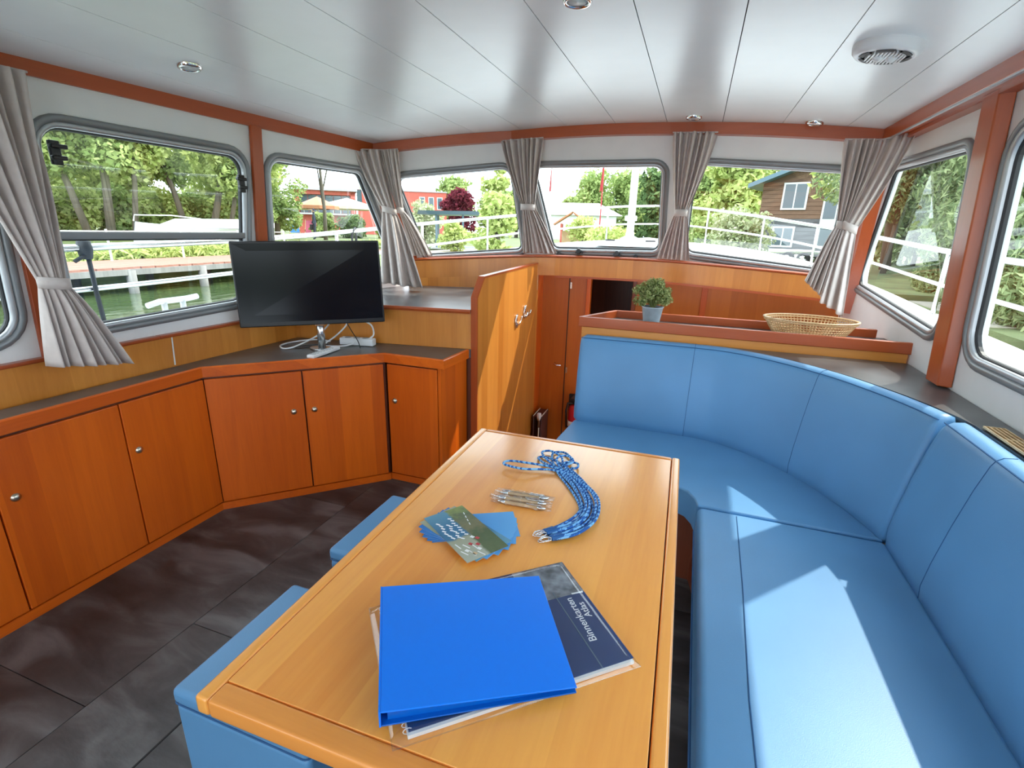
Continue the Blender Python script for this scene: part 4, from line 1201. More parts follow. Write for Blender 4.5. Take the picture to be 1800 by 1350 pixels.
# fanned brochures
def brochure(center, ang_, L_, W_, z, mat, label, extras=None):
    b = empty('brochure', (center[0], center[1], z), label, 'brochure', 'fanned brochures on the table')
    M2 = Matrix.Rotation(ang_, 3, 'Z')
    m = MB(); m.box((0, 0, 0.0006), (L_, W_, 0.0012)); o = m.build('card', mat, b, loc=(0, 0, 0)); o.location = (0, 0, 0)
    m = MB(); m.box((0, 0, -0.0001), (L_ * 0.999, W_ * 0.999, 0.0004)); o2 = m.build('back_page', 'paper', b, loc=(0, 0, 0)); o2.parent = b
    b.rotation_euler = (0, 0, ang_)
    if extras: extras(b, L_, W_)
    return b
def sail_logo(b, L_, W_):
    m = MB()
    m.tube([(0.076 + 0.0 * k + 0.022 * math.cos(a), 0.006 + 0.017 * math.sin(a), 0.0014) for k, a in enumerate([PI * 0.1 + PI * 0.95 * i / 12 for i in range(13)])], 0.0007, 4)
    for k in range(4):
        x0 = 0.073 + 0.006 * k
        m.add([(x0, -0.008, 0.0014), (x0 + 0.010, 0.016 - 0.003 * k, 0.0014), (x0 + 0.0075, -0.008, 0.0014)], [(0, 1, 2)])
    m.add([(0.051, -0.008, 0.0014), (0.076, -0.010, 0.0014), (0.076, -0.004, 0.0014)], [(0, 1, 2)])
    m.build('logo', 'text_white', b, loc=(0, 0, 0))
def boats(b, L_, W_):
    r = random.Random(5)
    def mark(x, y, l, w, a, mat, nm):
        m = MB(); m.box((x, y, 0.0013), (l, w, 0.0003), a); m.build(nm, mat, b, loc=(0, 0, 0))
    for i in range(8): mark(-0.068 + 0.0115 * i, -0.004 + 0.002 * math.sin(i * 2.0), 0.0095, 0.004, 0.9, 'text_white', 'printed_boat')
    for i in range(9): mark(-0.045 + 0.0085 * i, -0.021 + 0.0035 * math.sin(i * 1.7), 0.009, 0.004, 0.7, 'text_white', 'printed_boat')
    for i in range(7): mark(-0.062 + 0.012 * i, -0.040 + 0.003 * math.sin(i * 1.3), 0.011, 0.0045, 0.5, 'text_white', 'printed_boat')
    for i in range(6): mark(0.045 + 0.010 * i, -0.044 + 0.0165 * (i % 3), 0.022, 0.0028, 0.15 + 0.2 * (i % 2), 'paper', 'printed_jetty')
    for x, y, c in ((0.040, 0.012, 'flag_red'), (0.062, 0.000, 'flag_red'), (0.052, -0.014, 'flag_red'), (0.078, -0.006, 'paper'), (0.030, 0.004, 'paper'), (0.088, -0.024, 'cardboard'), (0.070, -0.034, 'paper')):
        mark(x, y, 0.010, 0.008, 0.4, c, 'printed_roof')
    for i in range(4): mark(-0.070 + 0.016 * i, 0.040 - 0.004 * i, 0.010, 0.0022, -0.25, 'paper', 'printed_word')
# each card: centre, turn, length, width
z_ = ZT + 0.0006
cards = [((-0.443, 1.004), 0.50, 'print_sky', 'blue brochure with white sail mark at the far edge of the fan', sail_logo),
         ((-0.440, 0.990), 0.32, 'print_sky', 'blue brochure with white sail mark second from the far edge of the fan', sail_logo),
         ((-0.442, 0.980), 0.14, 'print_sky', 'blue brochure with only the tip of its sail mark showing under the photo card', sail_logo),
         ((-0.446, 0.972), -0.06, 'print_sky', 'brochure in the middle of the fan, showing just its right end', None),
         ((-0.450, 0.966), -0.26, 'print_sky', 'brochure second below the top photo card', None),
         ((-0.452, 0.962), -0.43, 'print_marina', 'brochure directly below the top photo card', None),
         ((-0.451, 0.959), -0.60, 'print_photo', 'topmost brochure with a marina and meadow photo, nearest the binder', boats)]
for (cxy, a_, mt, lb, ex_) in cards:
    brochure(cxy, a_, 0.214, 0.112, z_, mt, lb, ex_); z_ += 0.0017

# ballpoint pens in film sleeves
pens = [(-0.372, 1.195, 0.05, 'first in the bundle, farthest from the camera'), (-0.372, 1.180, 0.12, 'second in the bundle'), (-0.378, 1.165, 0.16, 'in the middle of the bundle'), (-0.368, 1.152, 0.10, 'fourth in the bundle'), (-0.365, 1.137, 0.06, 'nearest the camera in the bundle')]
for i, (x, y, a_, w_) in enumerate(pens):
    zz = ZT + 0.0062 + (0.004 if i in (1, 3) else 0)
    p = empty('ballpoint_pen', (x, y, zz), 'cardboard ballpoint pen in a clear film sleeve, ' + w_, 'pen', 'pens in film sleeves')
    Mx = Matrix.Rotation(PI / 2, 3, 'Y')
    m = MB(); m.lathe([(0.0, -0.045), (0.0046, -0.045), (0.0046, 0.045), (0, 0.045)], 12, (0, 0, 0), Mx); m.build('barrel', 'cardboard', p, smooth=False, loc=(0, 0, 0)).location = (0, 0, 0)
    m = MB(); m.lathe([(0.0046, -0.045), (0.0045, -0.055), (0.0012, -0.069), (0, -0.069)], 12, (0, 0, 0), Mx); m.build('tip', 'steel', p, smooth=True, loc=(0, 0, 0))
    m = MB(); m.lathe([(0.0047, 0.045), (0.0047, 0.056), (0.003, 0.058), (0.003, 0.068), (0, 0.068)], 12, (0, 0, 0), Mx); m.build('push_button', 'steel', p, smooth=True, loc=(0, 0, 0))
    m = MB(); m.box((0.035, 0.0, 0.0062), (0.04, 0.003, 0.0012)); m.build('clip', 'steel', p, loc=(0, 0, 0))
    r2 = random.Random(i)
    m = MB()
    def film(u, v):
        a = 2 * PI * u; l = -0.085 + 0.17 * v
        k = 1.0 if 0.12 < v < 0.88 else 0.45
        return (l, (0.0095 + 0.0016 * math.sin(5 * a + v * 40 + i)) * math.cos(a), k * (0.0066 + 0.0009 * math.sin(3 * a + v * 31)) * math.sin(a) + 0.0008)
    m.grid(film, 14, 20, closed_u=True); m.build('film_sleeve', 'clear_film', p, loc=(0, 0, 0))
    p.rotation_euler = (0, 0, a_)

# lanyards
spine = [Vector(q) for q in ((-0.252, 1.030), (-0.215, 1.068), (-0.192, 1.120), (-0.186, 1.180), (-0.205, 1.245), (-0.248, 1.315), (-0.305, 1.385))]
loops = [((-0.350, 1.495), 0.030, 'with its loop thrown farthest back'), ((-0.388, 1.478), 0.026, 'with a wide loop at the back'), ((-0.322, 1.455), 0.026, 'with a loop in the middle of the bunch'),
         ((-0.392, 1.437), 0.020, 'with a narrow loop on the left of the bunch'), ((-0.285, 1.425), 0.024, 'with a short loop on the right of the bunch'), ((-0.478, 1.345), 0.022, 'with a single loop stretched out to the left')]
for i, (end, wd, w_) in enumerate(loops):
    ly = empty('lanyard', (-0.25, 1.03, ZT), 'blue striped cord lanyard ' + w_, 'lanyard', 'bunch of blue lanyards')
    off = (i - 2.5) * 0.0105
    side = []
    base = spine if i != 5 else spine[:5] + [Vector((-0.275, 1.315)), Vector((-0.345, 1.345))]
    zl = ZT + 0.0036 + 0.0045 * (i % 3)
    E2 = Vector(end)
    def strand(sg):
        out = []
        for k, q in enumerate(base):
            a = base[max(k - 1, 0)]; b = base[min(k + 1, len(base) - 1)]
            d = (b - a).normalized(); n = Vector((d.y, -d.x))
            s_ = off * (0.9 + 0.15 * math.sin(k * 1.7 + i)) + sg * (0.0032 + 0.0012 * k * 0.4)
            out.append(Vector((q.x + n.x * s_, q.y + n.y * s_, zl + 0.003 * math.sin(k * 1.3 + i * 2 + sg))))
        return out
    d = (E2 - base[-1]).normalized(); n = Vector((d.y, -d.x))
    cap = []
    mid = base[-1].lerp(E2, 0.55)
    A_ = [Vector((*(mid - n * wd), zl + 0.004)), Vector((*(E2 - n * wd * 0.75), zl + 0.003)), Vector((*(E2 + d * 0.016), zl + 0.001)), Vector((*(E2 + n * wd * 0.75), zl + 0.003)), Vector((*(mid + n * wd), zl + 0.004))]
    ctrl = strand(-1) + A_ + strand(1)[::-1]
    pts = []
    for k in range(len(ctrl) - 1):
        p0, p1, p2, p3 = ctrl[max(k - 1, 0)], ctrl[k], ctrl[k + 1], ctrl[min(k + 2, len(ctrl) - 1)]
        for j in range(5):
            t = j / 5
            pts.append(0.5 * ((2 * p1) + (p2 - p0) * t + (2 * p0 - 5 * p1 + 4 * p2 - p3) * t * t + (3 * p1 - p0 - 3 * p2 + p3) * t ** 3))
    pts = [Vector((p.x, p.y, max(p.z, ZT + 0.0033))) for p in pts] + [ctrl[-1]]
    m = MB(); m.tube(pts, 0.0037, 7); m.build('cord', 'lanyard_cord', ly, smooth=True)
    e0 = (ctrl[0] + ctrl[-1]) / 2; e1 = (ctrl[1] + ctrl[-2]) / 2
    dd = (e0 - e1).normalized()
    m = MB(); m.tube([e0 - dd * 0.022, e0 + dd * 0.008], 0.0066, 8); m.build('sleeve', 'strap_blue', ly)
    m = MB()
    c0 = e0 + dd * 0.02; pr = Vector((-dd.y, dd.x, 0)).normalized()
    m.tube([e0 + dd * 0.008 + (dd * (0.016 * (1 - math.cos(a)) * 0.9) + pr * 0.008 * math.sin(a)) for a in [2 * PI * k / 14 for k in range(14)]], 0.0014, 6, closed=True)
    m.build('clip', 'chrome', ly, smooth=True)

# ------------------------------------------------------------------ curtains
def curtain(label, ta, tb_, pa, pb, ba, bb, pleats, amp=0.018, facing=(0, -1, 0), tail_amp=1.0, seed=0, group='tied-back curtains'):
    ta, tb_, pa, pb, ba, bb = (Vector(p) for p in (ta, tb_, pa, pb, ba, bb))
    c = empty('curtain', tuple((ba + bb) / 2), label, 'curtain', group)
    fdir = Vector(facing).normalized()
    tp = (ta.z - pa.z) / (ta.z - (ba.z + bb.z) / 2)
    r = random.Random(seed); ph = [r.uniform(0, 6.28) for _ in range(4)]
    def edge(a, p, b, t):
        if t < tp:
            k = t / tp; kk = k ** 1.25
            q = a.lerp(p, kk); q.z = a.z + (p.z - a.z) * k
        else:
            k = (t - tp) / (1 - tp); kk = k ** 0.8
            q = p.lerp(b, kk); q.z = p.z + (b.z - p.z) * k
        return q
    def fn(u, v):
        L_, R_ = edge(ta, pa, ba, v), edge(tb_, pb, bb, v)
        if v < tp: A = amp * (1 - 0.62 * (v / tp) ** 2)
        else: A = amp * (0.38 + 0.75 * tail_amp * ((v - tp) / (1 - tp)))
        near = math.exp(-((v - tp) / 0.05) ** 2)
        uu = u + 0.012 * math.sin(6 * u + 4 * v + ph[0]) + 0.018 * math.sin(9 * u - 3 * v + ph[3])
        N = pleats
        w = math.sin(2 * PI * N * uu + 0.7 * math.sin(3 * v + ph[1]))
        w = math.copysign(abs(w) ** 0.6, w) * (0.75 + 0.5 * math.sin(5.3 * u + ph[1]) ** 2)
        w2 = 0.45 * math.sin(2 * PI * N * 0.43 * uu + 2.0 * v + ph[2])
        p = L_.lerp(R_, u) + fdir * ((w + w2) * A * (1 - 0.45 * near))
        p += fdir * (0.02 * math.sin(PI * u))
        return p
    mb = MB(); mb.grid(fn, pleats * 14, 46)
    mb.build('cloth', 'curtain', c, smooth=True, solid=0.0014)
    # tie-back band
    m = (pa + pb) / 2; hw = (pb - pa).length / 2 + 0.004
    sx = (pb - pa).normalized()
    def band(u, v):
        a = 2 * PI * u
        return m + sx * (hw * math.cos(a)) + fdir * ((amp * 1.0 + 0.012) * math.sin(a) + 0.012) + Vector((0, 0, (0.5 - v) * 0.042))
    mb = MB(); mb.grid(band, 28, 2, closed_u=True); mb.build('tie_band', 'curtain', c, smooth=True, solid=0.002)
    # gathered heading
    mb = MB(); mb.tube([ta + Vector((0, 0, 0.003)), tb_ + Vector((0, 0, 0.003))], 0.004, 6); mb.build('heading_tape', 'curtain', c)
    return c
curtain('grey curtain tied back beside the large left window, hanging over the worktop', (-2.262, 0.965, 1.935), (-2.236, 1.262, 1.935), (-2.255, 1.150, 1.235), (-2.235, 1.225, 1.225), (-2.24, 1.118, 0.925), (-2.17, 1.338, 0.895), 7, 0.026, (1, 0.1, 0), 1.2, 1)
curtain('grey curtain at the left front corner, its long tail reaching the raised shelf', (-2.222, 3.030, 1.945), (-2.085, 3.165, 1.955), (-2.150, 3.225, 1.585), (-2.070, 3.275, 1.560), (-2.130, 3.130, 1.070), (-1.830, 3.205, 1.045), 4, 0.024, (0.5, -0.8, 0), 1.6, 2)
curtain('short grey curtain of the left front window, sweeping right behind the corner curtain', (-2.115, 3.175, 1.955), (-1.985, 3.195, 1.962), (-2.085, 3.325, 1.580), (-2.045, 3.335, 1.575), (-2.080, 3.480, 1.250), (-1.915, 3.520, 1.256), 6, 0.018, (0.1, -1, 0), 1.0, 3)
curtain('grey curtain between the left and middle front windows', (-1.296, 3.375, 2.020), (-1.015, 3.375, 2.030), (-1.204, 3.545, 1.617), (-1.112, 3.545, 1.617), (-1.250, 3.715, 1.296), (-0.980, 3.715, 1.300), 8, 0.028, (0, -1, 0), 0.9, 4)
curtain('grey curtain between the middle and right front windows', (-0.215, 3.355, 2.028), (0.035, 3.345, 2.020), (-0.160, 3.535, 1.590), (-0.088, 3.535, 1.590), (-0.252, 3.715, 1.296), (-0.038, 3.715, 1.290), 7, 0.028, (0, -1, 0), 0.9, 5)
curtain('grey curtain of the right front window, its tail drawn left in the corner', (0.650, 3.225, 1.945), (0.822, 3.220, 1.938), (0.705, 3.290, 1.530), (0.752, 3.290, 1.520), (0.572, 3.120, 1.235), (0.690, 3.100, 1.130), 6, 0.024, (0, -1, 0), 1.3, 6)
curtain('pale grey curtain of the right side window, drawn over into the front corner', (0.815, 3.195, 1.936), (0.905, 3.060, 1.945), (0.735, 3.255, 1.530), (0.795, 3.245, 1.505), (0.655, 3.085, 1.140), (0.770, 3.055, 1.065), 3, 0.018, (-0.4, -0.9, 0), 1.6, 7)

# ------------------------------------------------------------------ ceiling fittings
def downlight(x, y, label):
    z = ceil_z(x)
    d = empty('downlight', (x, y, z), label, 'ceiling light', 'chrome ceiling downlights')
    tilt = math.atan(-0.2 * (x + 0.69) / 1.52 ** 2)
    M = Matrix.Rotation(-tilt, 3, 'Y')
    m = MB(); m.lathe([(0.030, -0.002), (0.031, -0.012), (0.037, -0.014), (0.042, -0.009), (0.043, 0.002)], 28, (0, 0, 0), M, cap=False); m.build('trim_ring', 'chrome', d, smooth=True, loc=(0, 0, 0))
    m = MB(); m.lathe([(0.0, -0.007), (0.022, -0.007), (0.031, -0.010)], 24, (0, 0, 0), M); m.build('lens', 'white_plastic', d, smooth=True, loc=(0, 0, 0))
    return d
downlight(-1.92, 1.631, 'chrome downlight near the left wall above the large window')
downlight(-0.407, 1.64, 'chrome downlight cut by the top edge of the picture')
downlight(-0.103, 3.224, 'small chrome downlight by the front beam near the middle curtain')
downlight(0.502, 3.258, 'small chrome downlight by the front beam nearest the right corner')
sx_, sy_ = 0.487, 2.085
sz_ = ceil_z(sx_)
sp = empty('ceiling_speaker', (sx_, sy_, sz_), 'round white loudspeaker with slotted grille on the ceiling', 'speaker')
MS = Matrix.Rotation(math.atan(0.2 * (sx_ + 0.69) / 1.52 ** 2), 3, 'Y')
m = MB(); m.lathe([(0.066, -0.026), (0.070, -0.032), (0.084, -0.030), (0.094, -0.020), (0.097, -0.006), (0.096, 0.002)], 40, (0, 0, 0), MS, cap=False); m.build('outer_ring', 'white_plastic', sp, smooth=True, loc=(0, 0, 0))
m = MB(); m.lathe([(0.0, -0.014), (0.070, -0.014), (0.070, 0.0)], 32, (0, 0, 0), MS); m.build('back_plate', 'grey_plastic', sp, loc=(0, 0, 0))
for i in range(6):
    a = 2 * PI * i / 6 + 0.3
    m = MB(); ins, outr = [], []
    for k in range(7):
        t = a - 0.36 + 0.12 * k
        ins.append(MS @ Vector((0.058 * math.cos(t), 0.058 * math.sin(t), -0.0345))); outr.append(MS @ Vector((0.072 * math.cos(t), 0.072 * math.sin(t), -0.0335)))
    m.add(ins + outr + [p + Vector((0, 0, 0.006)) for p in ins + outr], [(k, k + 1, k + 8, k + 7) for k in range(6)] + [(k + 14, k + 21, k + 22, k + 15) for k in range(6)] + [(k, k + 14, k + 15, k + 1) for k in range(6)] + [(k + 7, k + 8, k + 22, k + 21) for k in range(6)])
    m.build('slot', 'gasket', sp, loc=(0, 0, 0))
for i in range(11):
    x = -0.048 + 0.0096 * i; hl = math.sqrt(max(0.0001, 0.056 ** 2 - x * x))
    m = MB(); m.box(MS @ Vector((x, 0, -0.030)), (0.0048, 2 * hl, 0.014), M=MS); m.build('grille_bar', 'white_plastic', sp, loc=(0, 0, 0))
for x in (-0.018, 0.018):
    m = MB(); m.lathe([(0.0, -0.046), (0.010, -0.044), (0.017, -0.036), (0.018, -0.020)], 16, MS @ Vector((x, 0, 0)), MS); m.build('tweeter', 'white_plastic', sp, smooth=True, loc=(0, 0, 0))

# ================================================================== outside
def deck_z(y):
    for (a, za), (b, zb) in zip(((-3, 0.89), (2, 0.90), (3, 0.93), (4, 0.965), (5.6, 1.04), (7.5, 1.20)), ((2, 0.90), (3, 0.93), (4, 0.965), (5.6, 1.04), (7.5, 1.20), (9.2, 1.34))):
        if y <= b: return za + (zb - za) * (y - a) / (b - a)
    return 1.34
def beam_half(y):
    return 2.24 if y < 4.8 else 2.24 * math.sqrt(max(0.0, 1 - ((y - 4.8) / 4.15) ** 2.3))
deck = empty('boat_deck', kind='structure')
for sgn, nm in ((-1, 'side_deck'), (1, 'side_deck')):
    mb = MB()
    ys = [AFT + 0.3 * i for i in range(19)] + [4.3 + 0.2 * i for i in range(23)] + [8.85]
    vs = []; fs = []
    for y in ys:
        ho = beam_half(y); hi = max(0.0, min(1.72, ho - 0.02))
        z = deck_z(y)
        for h, dz in ((ho, -1.0), (ho, 0.03), (ho - 0.05 if ho > 0.06 else ho, 0.03), (max(hi, 0) if hi < ho - 0.05 else max(0, ho - 0.06), 0.0), (max(hi, 0) if hi < ho - 0.05 else max(0, ho - 0.06), -1.0)):
            vs.append((-0.69 + sgn * h, y, z + dz))
    n = 5
    for i in range(len(ys) - 1):
        for k in range(n - 1):
            fs.append((i * n + k, (i + 1) * n + k, (i + 1) * n + k + 1, i * n + k + 1))
    mb.add(vs, fs); mb.build(nm, 'deck_white', deck)
cr = [(1.66, 3.93, 1.125), (1.64, 4.5, 1.15), (1.59, 4.9, 1.17), (1.48, 5.7, 1.222), (1.16, 6.5, 1.285), (0.75, 7.2, 1.34), (0.30, 7.75, 1.37), (0.0, 7.9, 1.375)]
mb = MB(); vs = []; fs = []
for h, y, z in cr:
    for k in range(-4, 5):
        vs.append((-0.69 + h * k / 4, y, z + 0.03 * (1 - (k / 4) ** 2)))
for i in range(len(cr) - 1):
    for k in range(8):
        a = i * 9 + k; fs.append((a, a + 1, a + 10, a + 9))
o = len(vs)
for h, y, z in cr: vs += [(-0.69 - h, y, z - 0.45), (-0.69 + h, y, z - 0.45)]
for i in range(len(cr) - 1):
    fs += [(i * 9, (i + 1) * 9, o + 2 * i + 2, o + 2 * i), (i * 9 + 8, o + 2 * i + 1, o + 2 * i + 3, (i + 1) * 9 + 8)]
mb.add(vs, fs); mb.build('foredeck', 'deck_white', deck)
mb = MB(); mb.box((-0.80, 6.3, 1.335), (0.75, 0.65, 0.05)); mb.build('hatch', 'deck_white', deck, bevel=0.015)
for x in (-1.05, -0.55):
    mb = MB(); mb.box((x, 6.62, 1.368), (0.12, 0.03, 0.02)); mb.build('hatch_hinge', 'black_plastic', deck)

def rail(sgn, label):
    X0 = -0.69
    g = empty('guard_rail', (X0 + sgn * 2.2, 3.0, deck_z(3)), label, 'railing', 'steel guard rails of the boat')
    top = [(2.20, -1.5, 1.30), (2.20, 0.5, 1.31), (2.20, 1.7, 1.325), (2.20, 3.0, 1.367), (2.19, 4.2, 1.44), (2.15, 5.0, 1.50), (1.98, 6.2, 1.59), (1.72, 7.0, 1.665), (1.38, 7.7, 1.74), (0.60, 8.6, 1.86), (0.0, 8.85, 1.89)]
    if sgn > 0:
        top = [(2.20, -1.5, 1.30), (2.20, 0.5, 1.31), (2.20, 1.7, 1.335), (2.20, 3.0, 1.362), (2.20, 4.0, 1.395), (2.18, 5.2, 1.465), (2.06, 6.2, 1.545), (1.78, 7.1, 1.63), (1.30, 7.9, 1.74), (0.55, 8.65, 1.86), (0.0, 8.85, 1.89)]
    P = [Vector((X0 + sgn * h, y, z)) for h, y, z in top]
    def cr_(Q, k=6):
        out = []
        for i in range(len(Q) - 1):
            p0, p1, p2, p3 = Q[max(i - 1, 0)], Q[i], Q[i + 1], Q[min(i + 2, len(Q) - 1)]
            for j in range(k):
                t = j / k
                out.append(0.5 * ((2 * p1) + (p2 - p0) * t + (2 * p0 - 5 * p1 + 4 * p2 - p3) * t * t + (3 * p1 - p0 - 3 * p2 + p3) * t ** 3))
        out.append(Q[-1]); return out
    C_ = cr_(P)
    m = MB(); m.tube(C_, 0.0185, 10); m.build('top_rail', 'steel', g, smooth=True)
    low = [Vector((p.x, p.y, deck_z(p.y) + (p.z - deck_z(p.y)) * 0.52)) for p in C_]
    m = MB(); m.tube(low, 0.0135, 8); m.build('middle_rail', 'steel', g, smooth=True)
    for y in ((0.6, 2.52, 3.7, 4.95, 6.35, 7.55, 8.45) if sgn < 0 else (1.0, 2.55, 3.95, 5.45, 6.6, 7.65, 8.5)):
        k = min(range(len(C_)), key=lambda q: abs(C_[q].y - y)); p = C_[k]
        m = MB(); m.tube([(p.x, p.y, deck_z(p.y)), (p.x, p.y, p.z)], 0.014, 8); m.build('stanchion', 'steel', g, smooth=True)
        m = MB(); m.lathe([(0.0, 0), (0.04, 0), (0.038, 0.008), (0.016, 0.012)], 12, (p.x, p.y, deck_z(p.y) + 0.03)); m.build('stanchion_foot', 'steel', g)
    return g
rail(-1, 'steel guard rail seen through the left windows, water behind it')
rail(1, 'steel guard rail outside the right windows, trees behind it')

mst = empty('bow_mast', (-0.93, 7.6, 1.37), 'white signal mast rising from the foredeck in the middle front window', 'mast')
mb = MB(); mb.lathe([(0.052, 0.0), (0.050, 3.2)], 14, (-0.93, 7.6, 1.37)); mb.build('pole', 'deck_white', mst, smooth=True)
mb = MB(); mb.lathe([(0.0, 0.0), (0.13, 0.0), (0.13, 0.02), (0.06, 0.05), (0.06, 0.10)], 16, (-0.93, 7.6, 1.37)); mb.build('foot', 'deck_white', mst)
mb = MB(); mb.box((-0.93, 7.56, 1.66), (0.16, 0.10, 0.07)); mb.build('clamp', 'deck_white', mst, bevel=0.01)
cl = empty('deck_cleat', (-2.75, 2.0, 0.90), 'white horn cleat on the side deck outside the large left window', 'cleat')
mb = MB(); mb.tube([(-2.75, 1.86, 1.022), (-2.75, 1.93, 1.036), (-2.75, 2.09, 1.036), (-2.75, 2.16, 1.042)], 0.016, 8); mb.build('horn', 'deck_white', cl, smooth=True)
for y in (1.955, 2.065):
    mb = MB(); mb.tube([(-2.75, y, 0.895), (-2.75, y, 1.03)], 0.015, 8); mb.build('leg', 'deck_white', cl, smooth=True)
rp = empty('fender_strap', (-2.89, 1.70, 0.96), 'black strap knotted round the guard rail beside the left curtain', 'strap')
mb = MB(); mb.tube([(-2.872, 1.70, 1.30), (-2.868, 1.70, 1.10), (-2.86, 1.702, 0.94)], 0.012, 6, flat=0.6); mb.build('strap', 'gasket', rp, smooth=True)
mb = MB(); mb.lathe([(0.0, -0.05), (0.026, -0.045), (0.034, 0.0), (0.03, 0.04), (0.0, 0.05)], 10, (-2.885, 1.70, 1.315)); mb.tube([(-2.87, 1.69, 1.29), (-2.86, 1.63, 1.262)], 0.010, 6); mb.build('knot', 'gasket', rp, smooth=True)
rp2 = empty('rail_hook', (-2.88, 3.86, 1.3), 'black hook hanging on the guard rail beside the corner curtain', 'hook')
mb = MB(); mb.tube([(-2.88, 3.82, 1.36), (-2.875, 3.84, 1.42), (-2.88, 3.88, 1.44), (-2.885, 3.90, 1.40), (-2.885, 3.89, 1.33)], 0.012, 6); mb.build('loop', 'gasket', rp2, smooth=True)
mb = MB(); mb.tube([(-2.88, 3.83, 1.37), (-2.88, 3.82, 1.15)], 0.010, 6); mb.build('tail', 'gasket', rp2)

# ground and water
def land(x0, x1, y0, y1, top):
    m = MB(); m.box(((x0 + x1) / 2, (y0 + y1) / 2, top - 0.6), (x1 - x0, y1 - y0, 1.2)); return tag(m.build('ground', 'floor_grass'), kind='structure')
land(-9.8, 100, 9.7, 130, 0.62)
land(-90, -9.8, 19.5, 130, 0.62)
land(3.2, 100, -30, 9.7, 0.52)
land(-17.6, -14.4, -30, 19.5, 0.52)
land(-100, -17.6, -30, 19.5, 0.95)
def pond(x0, x1, y0, y1):
    m = MB(); m.box(((x0 + x1) / 2, (y0 + y1) / 2, -0.08), (x1 - x0, y1 - y0, 0.06)); return tag(m.build('water', 'water'), kind='structure')
pond(-14.4, -2.96, -30, 19.5)
pond(1.57, 3.2, -30, 9.7)
pth = MB(); pth.hexa([(x, y, z) for z in (0.52, 0.535) for (x, y) in ((3.3, 7.2), (40, 14), (40, 17.5), (3.3, 10.0))]); po = pth.build('path', 'sand'); tag(po, kind='structure')
pth = MB(); pth.hexa([(x, y, z) for z in (0.622, 0.635) for (x, y) in ((-9.6, 14.6), (1.2, 14.0), (1.2, 20.0), (-9.6, 21.0))]); po = pth.build('path', 'sand'); tag(po, kind='structure')

# dock on the left with single planks
dk = empty('dock', (-12.2, 4.0, 0.45), 'reddish plank dock on piles across the water on the left', 'dock')
pm = MB(); pm.box((0, 0, 0), (2.3, 0.285, 0.05)); proto = pm.build('plank', 'dock_wood', dk, loc=(0, 0, 0))
proto.location = (-0.35, -6.0, 0.03)
for i in range(1, 76):
    q = proto.copy(); COL.objects.link(q); q.location = (-0.35 + 0.03 * math.sin(i * 2.1), -6.0 + 0.30 * i, 0.03)
for x in (-11.35, -13.3):
    mb = MB(); mb.box((x - 0.05, 9.4, 0.40), (0.10, 22.6, 0.12)); mb.build('beam', 'grey_wood', dk)
for i in range(13):
    for x in (-11.4, -13.3):
        mb = MB(); mb.tube([(x, -1 + 1.7 * i, -0.4), (x, -1 + 1.7 * i, 0.44)], 0.10, 10); mb.build('pile', 'grey_wood', dk, smooth=True)
for i in range(9):
    mb = MB(); mb.tube([(-13.5, -1 + 1.9 * i, 0.5), (-13.5, -1 + 1.9 * i, 1.25)], 0.025, 8); mb.build('post', 'deck_white', dk)
mb = MB(); mb.tube([(-13.5, -1, 1.2), (-13.5, 14.2, 1.2)], 0.015, 6); mb.build('hand_rope', 'rope_grey', dk)

# white motorboat moored by the dock
BX, BY, BZ = -15.7, 10.6, 0.62
wb = empty('motorboat', (BX, BY + 1.5, BZ), 'white motorboat drawn up on the bank behind the dock', 'boat')
mb = MB(); vs = []; fs = []
st_ = [(0.0, 0.02, 0.95), (0.4, 0.45, 0.88), (1.0, 0.72, 0.80), (2.2, 0.90, 0.74), (4.0, 0.95, 0.70)]
for (l, hw, z) in st_:
    yy = BY + l
    for a, zz in ((-1, z), (-0.75, 0.25), (0, -0.1), (0.75, 0.25), (1, z)):
        vs.append((BX + a * hw, yy + (0.12 if zz == z else 0.0), BZ + 0.1 + zz * 0.75))
for i in range(len(st_) - 1):
    for k in range(4): fs.append((i * 5 + k, (i + 1) * 5 + k, (i + 1) * 5 + k + 1, i * 5 + k + 1))
    fs.append((i * 5, i * 5 + 4, (i + 1) * 5 + 4, (i + 1) * 5))
mb.add(vs, fs); mb.build('hull', 'hull_white', wb)
mb = MB(); mb.hexa([(BX + -0.55, BY + 1.00, BZ + 0.68), (BX + 0.55, BY + 1.00, BZ + 0.68), (BX + 0.70, BY + 3.70, BZ + 0.64), (BX + -0.70, BY + 3.70, BZ + 0.64), (BX + -0.35, BY + 1.60, BZ + 0.93), (BX + 0.35, BY + 1.60, BZ + 0.93), (BX + 0.50, BY + 3.50, BZ + 0.97), (BX + -0.50, BY + 3.50, BZ + 0.97)]); cb = mb.build('cabin', 'hull_white', wb, bevel=0.08, seg=3)
mb = MB(); mb.tube([(BX + 0.00, BY + 0.10, BZ + 0.83), (BX + 0.00, BY + 0.15, BZ + 1.00), (BX + 0.50, BY + 0.90, BZ + 1.02), (BX + 0.75, BY + 1.70, BZ + 0.94)], 0.018, 6); mb.build('bow_rail', 'steel', wb)

